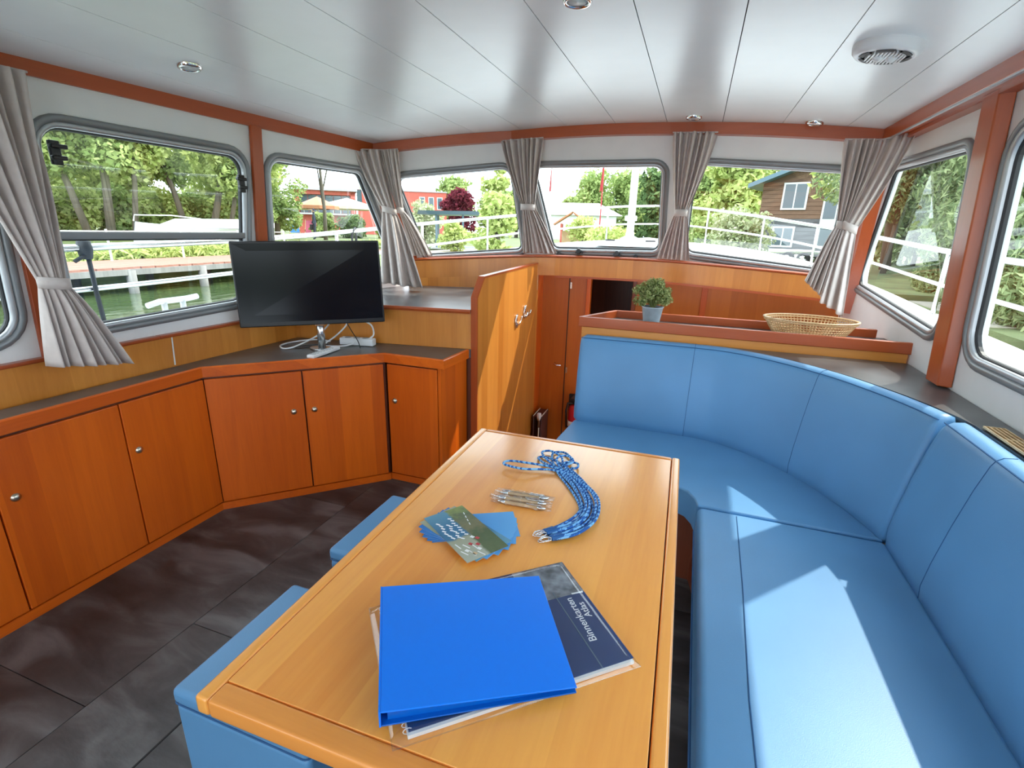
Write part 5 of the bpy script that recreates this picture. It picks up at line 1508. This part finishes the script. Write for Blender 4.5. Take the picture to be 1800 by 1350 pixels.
# trees ---------------------------------------------------------------
def tree(label, x, y, z0, h, crown, mat, count, leaf, trunk_r=0.16, lean=(0, 0), seed=0, clear=0.35, name='tree', group='trees round the marina', squash=0.85, fork=True, droop=0.0, aspect=1.6):
    t = empty(name, (x, y, z0), label, 'tree' if name != 'shrub' else 'shrub', group)
    r = random.Random(seed)
    blobs_ = []
    for i in range(28):
        a = r.uniform(0, 2 * PI); rr_ = crown * (r.uniform(0.35, 0.78) if i % 2 else r.uniform(0.0, 0.45))
        hz = z0 + h * (clear + (1 - clear) * r.uniform(0.08, 0.88))
        k = 1 - 0.5 * abs((hz - z0) / h - (0.5 + clear / 2))
        blobs_.append((x + lean[0] + rr_ * math.cos(a) * k, y + lean[1] + rr_ * math.sin(a) * k, hz, crown * r.uniform(0.28, 0.48)))
    leaves_mesh('crown', mat, blobs_, count, leaf, t, seed=seed + 11, squash=squash, shell=0.45, droop=droop, aspect=aspect)
    if trunk_r > 0:
        m = MB()
        base = Vector((x, y, z0 - 0.1)); tp = Vector((x + lean[0], y + lean[1], z0 + h * 0.72))
        m.tube([base, base.lerp(tp, 0.3) + Vector((0.05, 0.04, 0)), base.lerp(tp, 0.65), tp], [trunk_r * 1.25, trunk_r, trunk_r * 0.75, trunk_r * 0.35], 9)
        if fork:
            for i in range(5):
                b = blobs_[i * 3]
                s0 = base.lerp(tp, 0.35 + 0.1 * i)
                m.tube([s0, s0.lerp(Vector(b[:3]), 0.5) + Vector((0, 0, 0.15)), b[:3]], [trunk_r * 0.5, trunk_r * 0.3, trunk_r * 0.12], 6)
        m.build('trunk', 'bark', t, smooth=True)
    return t
LZ = 0.95
for x_, y_, lb_ in ((3.72, 7.15, 'low willow bush close outside the right edge window'), (3.85, 8.9, 'low willow bush below the dense willow on the right'), (3.95, 10.7, 'low willow bush behind the blue banner')):
    tree(lb_, x_, y_, 0.50, 1.05, 0.55, 'leaf_willow', 7000, 0.036, 0.03, (0, 0), int(x_ * 100), 0.0, 'shrub', 'willow bushes on the right bank', droop=1.0, aspect=4.0)
# alders behind the dock, by their trunks
for i, (x, y, h, ln, lb) in enumerate((
        (-21.3, 11.5, 8.5, (0.2, 0.3), 'leafy alder with a dark trunk at the left end of the large window'),
        (-20.6, 12.4, 8.0, (-0.9, -0.8), 'alder with a trunk leaning left behind the dock'),
        (-20.3, 12.95, 9.0, (0.2, 0.2), 'tall straight alder left of the middle of the large window'),
        (-20.0, 13.6, 8.5, (0.5, 0.5), 'alder with a dark trunk in the middle of the large window'),
        (-20.4, 16.1, 8.0, (-0.8, -0.8), 'thin alder leaning left in the right half of the large window'),
        (-19.9, 16.8, 7.5, (1.0, 0.8), 'stout alder leaning right near the right frame of the large window'),
        (-19.6, 17.4, 8.0, (1.0, 0.8), 'alder leaning right against the right frame of the large window'),
        (-20.8, 19.3, 9.0, (0.2, 0.2), 'dark trunked alder seen past the post between the left windows'))):
    tree(lb, x, y, LZ, h, 2.0, ('leaf_mid', 'leaf_lime')[i % 2], 11000, 0.135, 0.085 + 0.02 * (i % 3), ln, 100 + i, 0.22, 'alder_tree', 'alders behind the dock')
for i, (x, y, h, w_) in enumerate(((-27, 9.5, 6.5, 3.0), (-27, 14.0, 6.0, 2.8), (-27, 18.5, 6.0, 2.8), (-27, 23.5, 6.5, 3.0))):
    tree(('lime green hedge tree far left behind the alders', 'lime green hedge tree behind the leaning alder', 'lime green hedge tree behind the middle alders', 'lime green hedge tree behind the right-hand alders')[i],
         x, y, LZ, h, w_, 'leaf_lime', 8000, 0.20, 0.1, (0, 0), 200 + i, 0.02, 'hedge_tree', 'hedge trees on the left bank', fork=False)
for i, y in enumerate((9.8, 11.6, 13.4, 15.2, 17.0, 18.8, 20.8)):
    tree(('low hedge bush at the left end of the bank', 'low hedge bush behind the left alders', 'low hedge bush between the leaning and the straight alder', 'low hedge bush behind the two middle alders', 'low hedge bush under the thin alder', 'low hedge bush behind the stout alder', 'low hedge bush at the right end of the bank')[i], -23.2, y, LZ, 1.9, 1.25, ('leaf_lime', 'leaf_mid')[i % 2], 3200, 0.13, 0.04, (0, 0), 230 + i, 0.0, 'shrub', 'hedge bushes on the left bank', fork=False)
rd = leaves_mesh('reeds', 'leaf_lime', [(-14.25, y * 0.55 - 3.0, 0.55, 0.42) for y in range(46)], 12000, 0.06, None, (0, 0, 0), 77, squash=0.7, aspect=5)
tag(rd, 'bright green reeds growing along the bank behind the dock', 'reeds', kind='stuff')

# red building with balcony, terrace parasols in front
rb = empty('red_building', (-34, 49, 0.6), 'red flat-roofed clubhouse with a long window band and balcony', 'building')
def facade(a, b, depth):
    a, b = Vector(a), Vector(b); d = (b - a).normalized(); n = Vector((-d.y, d.x))
    if n.dot(a) < 0: n = -n
    L_ = (b - a).length
    def F(u, z, o): return (a.x + d.x * u + n.x * o, a.y + d.y * u + n.y * o, z)
    return F, L_
def fbox(F, u0, u1, z0, z1, o0, o1, name, mat, parent, bev=0.0):
    m = MB(); m.hexa([F(u, z, o) for z in (z0, z1) for (u, o) in ((u0, o0), (u1, o0), (u1, o1), (u0, o1))]); return m.build(name, mat, parent, bevel=bev)
F1, L1 = facade((-40.4, 44.36), (-35.56, 48.33), 8)
fbox(F1, 0, L1, 0.6, 5.0, 0.6, 8, 'block', 'brick_red', rb)
fbox(F1, 0, 0.5, 2.7, 4.95, 0.0, 0.6, 'frame_side', 'brick_red', rb); fbox(F1, L1 - 0.5, L1, 2.7, 4.95, 0.0, 0.6, 'frame_side', 'brick_red', rb)
fbox(F1, 0, L1, 4.6, 5.0, 0.0, 0.6, 'frame_head', 'brick_red', rb); fbox(F1, -0.3, L1 + 0.2, 5.0, 5.25, -0.5, 8.2, 'roof', 'roof_grey', rb)
for i in range(6):
    u0 = 0.55 + (L1 - 1.1) * i / 6; fbox(F1, u0 + 0.03, u0 + (L1 - 1.1) / 6 - 0.03, 2.75, 4.55, 0.52, 0.59, 'window', 'window_dark', rb)
fbox(F1, 0.1, L1 - 0.1, 3.45, 3.52, -0.05, 0.0, 'balcony_rail', 'steel', rb)
for i in range(9): fbox(F1, 0.2 + (L1 - 0.4) * i / 8, 0.24 + (L1 - 0.4) * i / 8, 2.7, 3.5, -0.04, -0.01, 'baluster', 'steel', rb)
fbox(F1, -0.2, L1 + 0.1, 2.55, 2.7, -0.4, 8, 'floor_slab', 'roof_grey', rb)
F2, L2 = facade((-35.4, 48.4), (-27.2, 53.5), 8)
fbox(F2, 0, L2, 0.6, 5.25, 0.0, 8, 'wing', 'brick_red', rb); fbox(F2, -0.1, L2 + 0.1, 5.25, 5.35, -0.1, 8.1, 'wing_roof', 'roof_grey', rb)
for u in (L2 - 3.0, L2 - 2.0, L2 - 1.05):
    w_ = fbox(F2, u, u + 0.62, 3.45, 4.75, -0.02, 0.05, 'window', 'deck_white', rb); fbox(F2, u + 0.07, u + 0.55, 3.52, 4.68, -0.03, 0.0, 'pane', 'window_dark', w_)
fbox(F2, 0.0, 0.5, 3.2, 5.2, -0.05, 0.1, 'glass_strip', 'window_dark', rb)
def parasol(x, y, z0, h, r, mat, label):
    p = empty('parasol', (x, y, z0), label, 'parasol', 'terrace parasols')
    m = MB(); m.tube([(x, y, z0), (x, y, z0 + h)], 0.05, 8); m.build('pole', 'deck_white', p)
    m = MB(); m.lathe([(0.0, h + 0.1), (r, h - 0.55), (r, h - 0.78), (r * 0.99, h - 0.78), (r * 0.98, h - 0.57), (0.0, h + 0.04)], 8, (x, y, z0)); m.build('canopy', mat, p)
    m = MB()
    for k in range(8):
        a = 2 * PI * k / 8; m.tube([(x, y, z0 + h - 0.1), (x + r * 0.97 * math.cos(a), y + r * 0.97 * math.sin(a), z0 + h - 0.6)], 0.02, 4)
    m.build('ribs', 'cardboard', p)
    return p
parasol(-30.4, 31.6, 0.62, 2.75, 2.6, 'cream_cloth', 'large cream parasol on the left of the clubhouse terrace')
parasol(-26.4, 34.8, 0.62, 2.85, 2.4, 'cream_cloth', 'large cream parasol on the right of the clubhouse terrace')
parasol(-26.6, 31.6, 0.62, 2.75, 1.5, 'terracotta', 'terracotta parasol between the two cream ones')
for i, (x, y, h, w_, mt) in enumerate(((-25.2, 30.4, 1.6, 1.0, 'leaf_mid'), (-23.5, 31.4, 1.5, 1.2, 'leaf_dark'), (-21.8, 33.2, 1.7, 0.9, 'leaf_lime'), (-25.1, 25.9, 8.0, 2.0, 'leaf_mid'), (-21.4, 20.6, 7.5, 1.7, 'leaf_mid'))):
    tree(('clipped shrub in front of the terracotta parasol', 'dark shrub to the right of the terracotta parasol', 'yellow-green shrub by the right cream parasol', 'leafy tree left of the clubhouse terrace', 'tall leafy tree beside the post between the left windows')[i], x, y, 0.62, h, w_, mt, 2600 if h < 3 else 8000, 0.14, 0.06 if h < 3 else 0.15, (0, 0), 300 + i, 0.05, 'shrub' if h < 3 else 'tree', 'planting round the clubhouse', fork=h > 3)
tree('high-crowned tree whose branches hang above the clubhouse', -21.0, 25.4, 0.62, 8.2, 2.3, 'leaf_mid', 7000, 0.13, 0.10, (0, 0), 320, 0.60, 'tree', 'planting round the clubhouse')
# deck chairs and a person on the terrace
def deck_chair(x, y, rz, mat, label):
    d = empty('deck_chair', (x, y, 0.62), label, 'deck chair', 'terrace deck chairs')
    m = MB(); m.hexa([(-0.3, 0.0, 0.30), (0.3, 0.0, 0.30), (0.3, 0.04, 0.33), (-0.3, 0.04, 0.33), (-0.3, 0.75, 1.15), (0.3, 0.75, 1.15), (0.3, 0.79, 1.15), (-0.3, 0.79, 1.15)]); m.build('sling', mat, d, loc=(0, 0, 0))
    m = MB()
    for s in (-0.33, 0.33):
        m.tube([(s, -0.2, 0.02), (s, 0.80, 1.2)], 0.025, 6); m.tube([(s, 0.75, 0.02), (s, -0.1, 0.55)], 0.025, 6)
    m.build('frame', 'cardboard', d, loc=(0, 0, 0)); d.rotation_euler = (0, 0, rz)
deck_chair(-26.9, 29.4, 0.8, 'cloth_blue', 'blue deck chair on the clubhouse terrace')
deck_chair(-26.2, 30.1, 0.6, 'cloth_pink', 'pink deck chair on the clubhouse terrace')
def person(x, y, z0, rz, label):
    p = empty('person', (x, y, z0), label, 'person')
    V_ = [(0, 0, 0.95), (0, 0, 1.15), (0, 0, 1.38), (0, 0.0, 1.50), (0, 0.01, 1.58), (0, 0.02, 1.70),
          (0.17, 0, 1.40), (0.24, 0.02, 1.14), (0.25, 0.12, 0.92), (-0.17, 0, 1.40), (-0.23, 0.02, 1.14), (-0.24, 0.10, 0.90),
          (0.10, 0, 0.90), (0.11, 0.02, 0.50), (0.11, 0, 0.08), (0.12, 0.14, 0.03), (-0.10, 0, 0.90), (-0.11, 0.03, 0.50), (-0.12, 0.02, 0.08), (-0.13, 0.16, 0.03)]
    E_ = [(0, 1), (1, 2), (2, 3), (3, 4), (4, 5), (2, 6), (6, 7), (7, 8), (2, 9), (9, 10), (10, 11), (0, 12), (12, 13), (13, 14), (14, 15), (0, 16), (16, 17), (17, 18), (18, 19)]
    R_ = [0.15, 0.14, 0.15, 0.06, 0.08, 0.10, 0.07, 0.05, 0.04, 0.07, 0.05, 0.04, 0.09, 0.07, 0.05, 0.04, 0.09, 0.07, 0.05, 0.04]
    me = bpy.data.meshes.new('body'); me.from_pydata(V_, E_, [])
    o = bpy.data.objects.new('body', me); COL.objects.link(o); o.parent = p
    md = o.modifiers.new('skin', 'SKIN')
    for v, r in zip(me.skin_vertices[0].data, R_): v.radius = (r, r * 0.8)
    me.skin_vertices[0].data[0].use_root = True
    o.modifiers.new('sub', 'SUBSURF').render_levels = 1
    me.materials.append(MATS['cloth_dark'])
    m = MB(); m.lathe([(0, -0.12), (0.06, -0.10), (0.085, 0.0), (0.075, 0.09), (0, 0.125)], 14, (0, 0.02, 1.66)); m.build('head', 'skin', p, smooth=True, loc=(0, 0, 0))
    m = MB(); m.lathe([(0.088, 0.0), (0.085, 0.08), (0.05, 0.125), (0, 0.14)], 14, (0, 0.005, 1.665)); m.build('hair', 'cloth_dark', p, smooth=True, loc=(0, 0, 0))
    m = MB(); m.box((0.28, 0.10, 0.72), (0.10, 0.30, 0.34)); m.build('bag', 'black_plastic', p, loc=(0, 0, 0), bevel=0.03)
    p.rotation_euler = (0, 0, rz)
person(-22.1, 25.83, 0.62, 2.4, 'person in dark clothes carrying a bag on the clubhouse terrace')

# pavilion with a steel-blue roof, purple tree, lime shrub
pv = empty('pavilion', (-9.4, 20.0, 0.62), 'open pavilion with a flat steel-blue roof on thin posts', 'pavilion')
mb = MB(); mb.hexa([(-11.0, 19.0, 2.00), (-8.0, 20.4, 2.04), (-8.6, 22.6, 2.04), (-11.6, 21.2, 2.00), (-10.9, 18.9, 2.14), (-7.9, 20.3, 2.18), (-8.5, 22.7, 2.18), (-11.7, 21.3, 2.14)]); mb.build('roof', 'steel_blue', pv)
for x, y in ((-10.4, 19.5), (-8.4, 20.5), (-8.9, 22.3), (-11.2, 21.2), (-9.4, 20.0)):
    mb = MB(); mb.tube([(x, y, 0.62), (x, y, 2.05)], 0.045, 8); mb.build('post', 'steel_blue', pv)
mb = MB(); mb.box((-9.6, 20.8, 0.66), (3.0, 2.4, 0.06), 0.43); mb.build('plinth', 'concrete', pv)
tree('round purple-leaved tree to the right of the clubhouse', -21.5, 45.2, 0.6, 4.6, 1.6, 'leaf_red', 4200, 0.20, 0.12, (0, 0), 400, 0.15, 'purple_tree')
tree('lime-green shrub by the bow in front of the left front window', -4.15, 10.6, 0.60, 1.75, 0.62, 'leaf_lime', 2400, 0.075, 0.03, (0, 0), 401, 0.02, 'shrub', 'shore shrubs')
tree('slim upright lime-green sapling behind the bow shrub', -4.6, 11.6, 0.60, 2.5, 0.38, 'leaf_lime', 1100, 0.08, 0.03, (0, 0), 402, 0.15, 'tree', 'shore shrubs')
tree('pale feathery shrub below the red clubhouse wing', -15.2, 27.0, 0.60, 2.4, 1.2, 'leaf_cream', 2600, 0.13, 0.05, (0, 0), 403, 0.05, 'shrub', 'shore shrubs')
tree('green shrub beside the pavilion posts', -8.6, 17.6, 0.60, 1.1, 0.7, 'leaf_lime', 1800, 0.09, 0.03, (0, 0), 404, 0.02, 'shrub', 'shore shrubs')
for i, (x, y, h, w_) in enumerate(((-32.5, 66, 7.6, 3.0), (-41, 60, 7.6, 3.0), (-24, 60, 5.4, 2.6), (-20.0, 57, 5.0, 2.4))):
    tree(('round tree rising above the roof of the red wing', 'tree top showing at the left end of the red wing roof', 'green tree behind the purple tree', 'green tree right of the purple tree')[i], x, y, 0.6, h, w_, 'leaf_mid', 3200, 0.30, 0.2, (0, 0), 410 + i, 0.25)
# shed, play hut, flagpoles in the middle window
sd = empty('boat_shed', (-12.3, 55, 0.6), 'long white boat shed with a pale roof in the middle front window', 'shed')
F3, L3 = facade((-16.0, 52.6), (-8.2, 54.6), 8)
fbox(F3, 0, L3, 0.6, 3.1, 0, 9, 'wall', 'deck_white', sd)
mb = MB(); mb.hexa([F3(-0.3, 3.1, -0.4), F3(L3 + 0.6, 3.1, -0.4), F3(L3 + 0.6, 3.1, 9.4), F3(-0.3, 3.1, 9.4), F3(-0.3, 4.5, 4.0), F3(L3 - 1.6, 4.5, 4.0), F3(L3 - 1.6, 4.5, 5.0), F3(-0.3, 4.5, 5.0)]); mb.build('roof', 'shed_roof', sd)
ht = empty('play_hut', (-8.0, 34, 0.62), 'small wooden play hut with a pitched orange roof', 'hut')
F4, L4 = facade((-8.9, 33.6), (-7.0, 34.0), 2)
for u in (0.2, L4 - 0.3):
    for o_ in (0.1, 1.6): fbox(F4, u, u + 0.12, 0.62, 1.95, o_, o_ + 0.12, 'post', 'brick_red', ht)
fbox(F4, 0.2, L4 - 0.2, 0.62, 1.5, 1.5, 1.6, 'back_wall', 'cardboard', ht)
mb = MB(); mb.hexa([F4(-0.25, 1.85, -0.1), F4(L4 / 2 - 0.04, 2.62, -0.1), F4(L4 / 2 - 0.04, 2.62, 1.9), F4(-0.25, 1.85, 1.9), F4(-0.25, 1.95, -0.1), F4(L4 / 2, 2.74, -0.1), F4(L4 / 2, 2.74, 1.9), F4(-0.25, 1.95, 1.9)]); mb.build('roof_slope', 'terracotta', ht)
mb = MB(); mb.hexa([F4(L4 + 0.25, 1.85, -0.1), F4(L4 / 2 + 0.04, 2.62, -0.1), F4(L4 / 2 + 0.04, 2.62, 1.9), F4(L4 + 0.25, 1.85, 1.9), F4(L4 + 0.25, 1.95, -0.1), F4(L4 / 2, 2.74, -0.1), F4(L4 / 2, 2.74, 1.9), F4(L4 + 0.25, 1.95, 1.9)]); mb.build('roof_slope', 'terracotta', ht)
for x, y, h, mt, lb in ((-11.2, 40, 6.4, 'flag_red', 'flagpole with a furled red flag at the left of the middle front window'), (-7.6, 42, 6.6, 'flag_red', 'thin red flagpole above the boat shed'), (-4.3, 36, 4.9, 'cloth_blue', 'flagpole with a pale drooping flag beside the signal mast')):
    fp_ = empty('flagpole', (x, y, 0.6), lb, 'flagpole', 'flagpoles by the shore')
    m = MB(); m.tube([(x, y, 0.6), (x, y, 0.6 + h)], 0.05, 8); m.build('pole', 'flag_red' if 'red' in lb and 'thin' in lb else 'deck_white', fp_)
    m = MB(); m.grid(lambda u, v: (x - 0.16 * u * (0.3 + v), y + 0.06 * math.sin(9 * u), 0.5 + h - 2.4 * v - 0.2 * u), 8, 6); m.build('flag', mt, fp_, solid=0.01)
for i, (px, d, h, w_, mt) in enumerate(((-13.5, 70, 8.8, 4.0, 'leaf_mid'), (-7.5, 72, 8.0, 4.2, 'leaf_mid'), (-3.6, 66, 8.6, 4.0, 'leaf_lime'), (0.5, 64, 8.8, 4.0, 'leaf_mid'), (-3.2, 46, 5.8, 2.6, 'leaf_dark'), (5.0, 70, 11.5, 5.0, 'leaf_lime'), (12.0, 68, 12.5, 5.5, 'leaf_mid'), (20.0, 62, 12.5, 5.5, 'leaf_lime'), (1.9, 40, 6.6, 2.4, 'leaf_lime'), (-17.5, 75, 5.5, 3.0, 'leaf_mid'), (-10.2, 78, 9.5, 4.5, 'leaf_mid'), (-1.0, 80, 10.5, 5.0, 'leaf_mid'), (8.5, 85, 15.0, 6.0, 'leaf_mid'), (16.0, 90, 16.0, 7.0, 'leaf_lime'), (26.0, 84, 15.0, 7.0, 'leaf_mid'))):
    tree(('round tree behind the left end of the boat shed', 'tree behind the middle of the boat shed', 'lime green tree behind the right end of the boat shed', 'tall tree behind the signal mast', 'dark tree beside the signal mast', 'tall pale tree left of the timber house', 'tall tree behind the timber house roof', 'tall tree behind the right end of the timber house', 'lime green tree just left of the timber house', 'far tree beyond the left edge of the middle window', 'back row tree over the middle of the boat shed', 'back row tree behind the signal mast', 'back row tree left of the timber house', 'back row tree above the timber house eave', 'back row tree right of the timber house')[i], px, d, 0.6, h, w_, mt, 6500, 0.30, 0.2, (0, 0), 500 + i, 0.04)
tree('low lime bush on the shore in front of the bow', -2.6, 16.5, 0.6, 1.0, 0.9, 'leaf_lime', 1800, 0.09, 0.03, (0, 0), 520, 0.02, 'shrub', 'shore shrubs')
tree('pale bush left of the signal mast', -6.4, 30.0, 0.6, 1.7, 1.1, 'leaf_lime', 1800, 0.12, 0.03, (0, 0), 521, 0.02, 'shrub', 'shore shrubs')
tree('round variegated bush in front of the timber house', 1.1, 16.6, 0.6, 1.55, 0.95, 'leaf_cream', 3600, 0.075, 0.03, (0, 0), 522, 0.02, 'shrub', 'shore shrubs')
tree('dark green bush behind the variegated bush', 0.3, 19.0, 0.6, 1.6, 0.9, 'leaf_mid', 2400, 0.09, 0.03, (0, 0), 523, 0.02, 'shrub', 'shore shrubs')

# timber house
hs = empty('timber_house', (4.5, 29, 0.6), 'dark timber-clad house with white-framed windows in the right front window', 'house')
F5, L5 = facade((2.74, 29.0), (7.2, 27.2), 7)
bd_h = 0.19
for k in range(18):
    z0 = 0.6 + bd_h * k
    fbox(F5, 0, L5, z0, z0 + bd_h - 0.012, 0.0 + 0.012 * (k % 2), 0.16, 'cladding_board', 'clad_grey' if k < 9 else 'clad_wood', hs)
fbox(F5, 0.02, L5, 0.6, 4.05, 0.1, 7, 'walls', 'clad_wood', hs)
mb = MB(); mb.hexa([F5(0.05, 4.0, 0.05), F5(L5, 4.0, 0.05), F5(L5, 4.0, 7), F5(0.05, 4.0, 7), F5(L5 * 0.9, 5.7, 0.05), F5(L5, 5.7, 0.05), F5(L5, 5.7, 7), F5(L5 * 0.9, 5.7, 7)]); mb.build('gable', 'clad_wood', hs)
mb = MB(); mb.hexa([F5(-0.55, 3.72, -0.6), F5(L5, 5.75, -0.6), F5(L5, 5.75, 7.4), F5(-0.55, 3.72, 7.4), F5(-0.55, 3.92, -0.6), F5(L5, 5.95, -0.6), F5(L5, 5.95, 7.4), F5(-0.55, 3.92, 7.4)]); mb.build('roof', 'steel_blue', hs)
for (u0, u1, z0, z1) in ((0.95, 2.05, 2.72, 3.95), (2.75, 3.95, 1.0, 4.05), (0.75, 1.75, 0.98, 1.95)):
    w_ = fbox(F5, u0, u1, z0, z1, -0.06, 0.05, 'window', 'deck_white', hs)
    um = (u0 + u1) / 2
    for a, b in ((u0 + 0.08, um - 0.03), (um + 0.03, u1 - 0.08)):
        fbox(F5, a, b, (z0 + 0.08) if z1 - z0 < 2 else 2.3, z1 - 0.08, -0.07, -0.03, 'pane', 'window_dark', w_)
        if z1 - z0 > 2: fbox(F5, a, b, z0 + 0.1, 1.95, -0.07, -0.03, 'pane', 'window_dark', w_)
tr_ = empty('boat_trailer', (2.7, 18.3, 0.6), 'galvanised twin-axle boat trailer parked on the grass', 'trailer')
for s in (0.0, 1.3):
    mb = MB(); mb.tube([(1.7, 19.2 + s, 1.0), (3.6, 17.9 + s, 1.02)], 0.05, 6); mb.build('chassis_beam', 'steel', tr_)
for i, (x, y) in enumerate(((2.75, 18.3), (3.15, 18.0), (3.2, 19.4), (3.6, 19.1))):
    Mw = Vector((-0.55, -0.83, 0)).to_track_quat('Z', 'Y').to_matrix()
    m = MB(); m.lathe([(0.10, -0.06), (0.19, -0.07), (0.21, -0.04), (0.21, 0.04), (0.19, 0.07), (0.10, 0.06)], 20, (x, y, 0.80), Mw); wh = m.build('wheel', 'tyre', tr_, smooth=True)
    m = MB(); m.lathe([(0.0, 0.04), (0.11, 0.065), (0.12, 0.072), (0.0, 0.06)], 16, (x, y, 0.80), Mw); m.build('hub', 'steel', wh, smooth=True)
mb = MB(); mb.tube([(1.7, 19.2, 1.0), (1.2, 20.2, 0.95), (1.7, 20.5, 1.0)], 0.04, 6); mb.build('drawbar', 'steel', tr_)
# overhanging tree and willows on the right
tree('maple whose light leaves hang in front of the timber house', 5.2, 17.5, 0.6, 5.2, 1.7, 'leaf_lime', 3000, 0.13, 0.12, (-0.6, -0.4), 600, 0.38, 'maple_tree')
for i, (x, y, h, w_, cl_) in enumerate(((4.6, 15.6, 5.4, 1.9, 0.24), (5.6, 13.4, 5.2, 1.8, 0.20), (5.3, 11.2, 4.8, 1.5, 0.0), (4.45, 9.5, 4.2, 1.15, 0.0), (4.0, 8.0, 3.6, 0.95, 0.0), (7.0, 21.0, 7.0, 2.8, 0.02), (8.6, 19.0, 7.0, 3.0, 0.02), (8.4, 15.0, 6.5, 2.6, 0.02))):
    tree(('willow at the far end of the right bank, beside the path', 'willow with hanging branches over the path', 'broad willow behind the aft half of the right side window', 'dense willow filling the window beside the right post', 'low willow nearest the right edge of the picture', 'far willow beyond the path on the right', 'far willow behind the right post', 'willow at the back near the right edge of the picture')[i], x, y, 0.52, h, w_, 'leaf_willow', 24000 if i < 5 else 12000, 0.042 if i < 5 else 0.10, 0.06, (0, 0), 610 + i, cl_, 'willow_tree', 'willows on the right bank', droop=1.2, aspect=4.0)
sg = empty('blue_banner', (3.3, 9.6, 0.2), 'blue banner with white lettering below the right side window', 'banner')
mb = MB(); mb.hexa([(3.25, 8.4, 0.20), (3.45, 10.6, 0.20), (3.48, 10.6, 0.20), (3.28, 8.4, 0.20), (3.25, 8.4, 0.52), (3.45, 10.6, 0.52), (3.48, 10.6, 0.52), (3.28, 8.4, 0.52)]); mb.build('cloth', 'sign_blue', sg)
text_mesh('lettering', 'ship', 0.30, 'text_white', sg, (3.425, 10.45, 0.29), (-0.0905, -0.9959, 0), (0, 0, 1), 0.004)
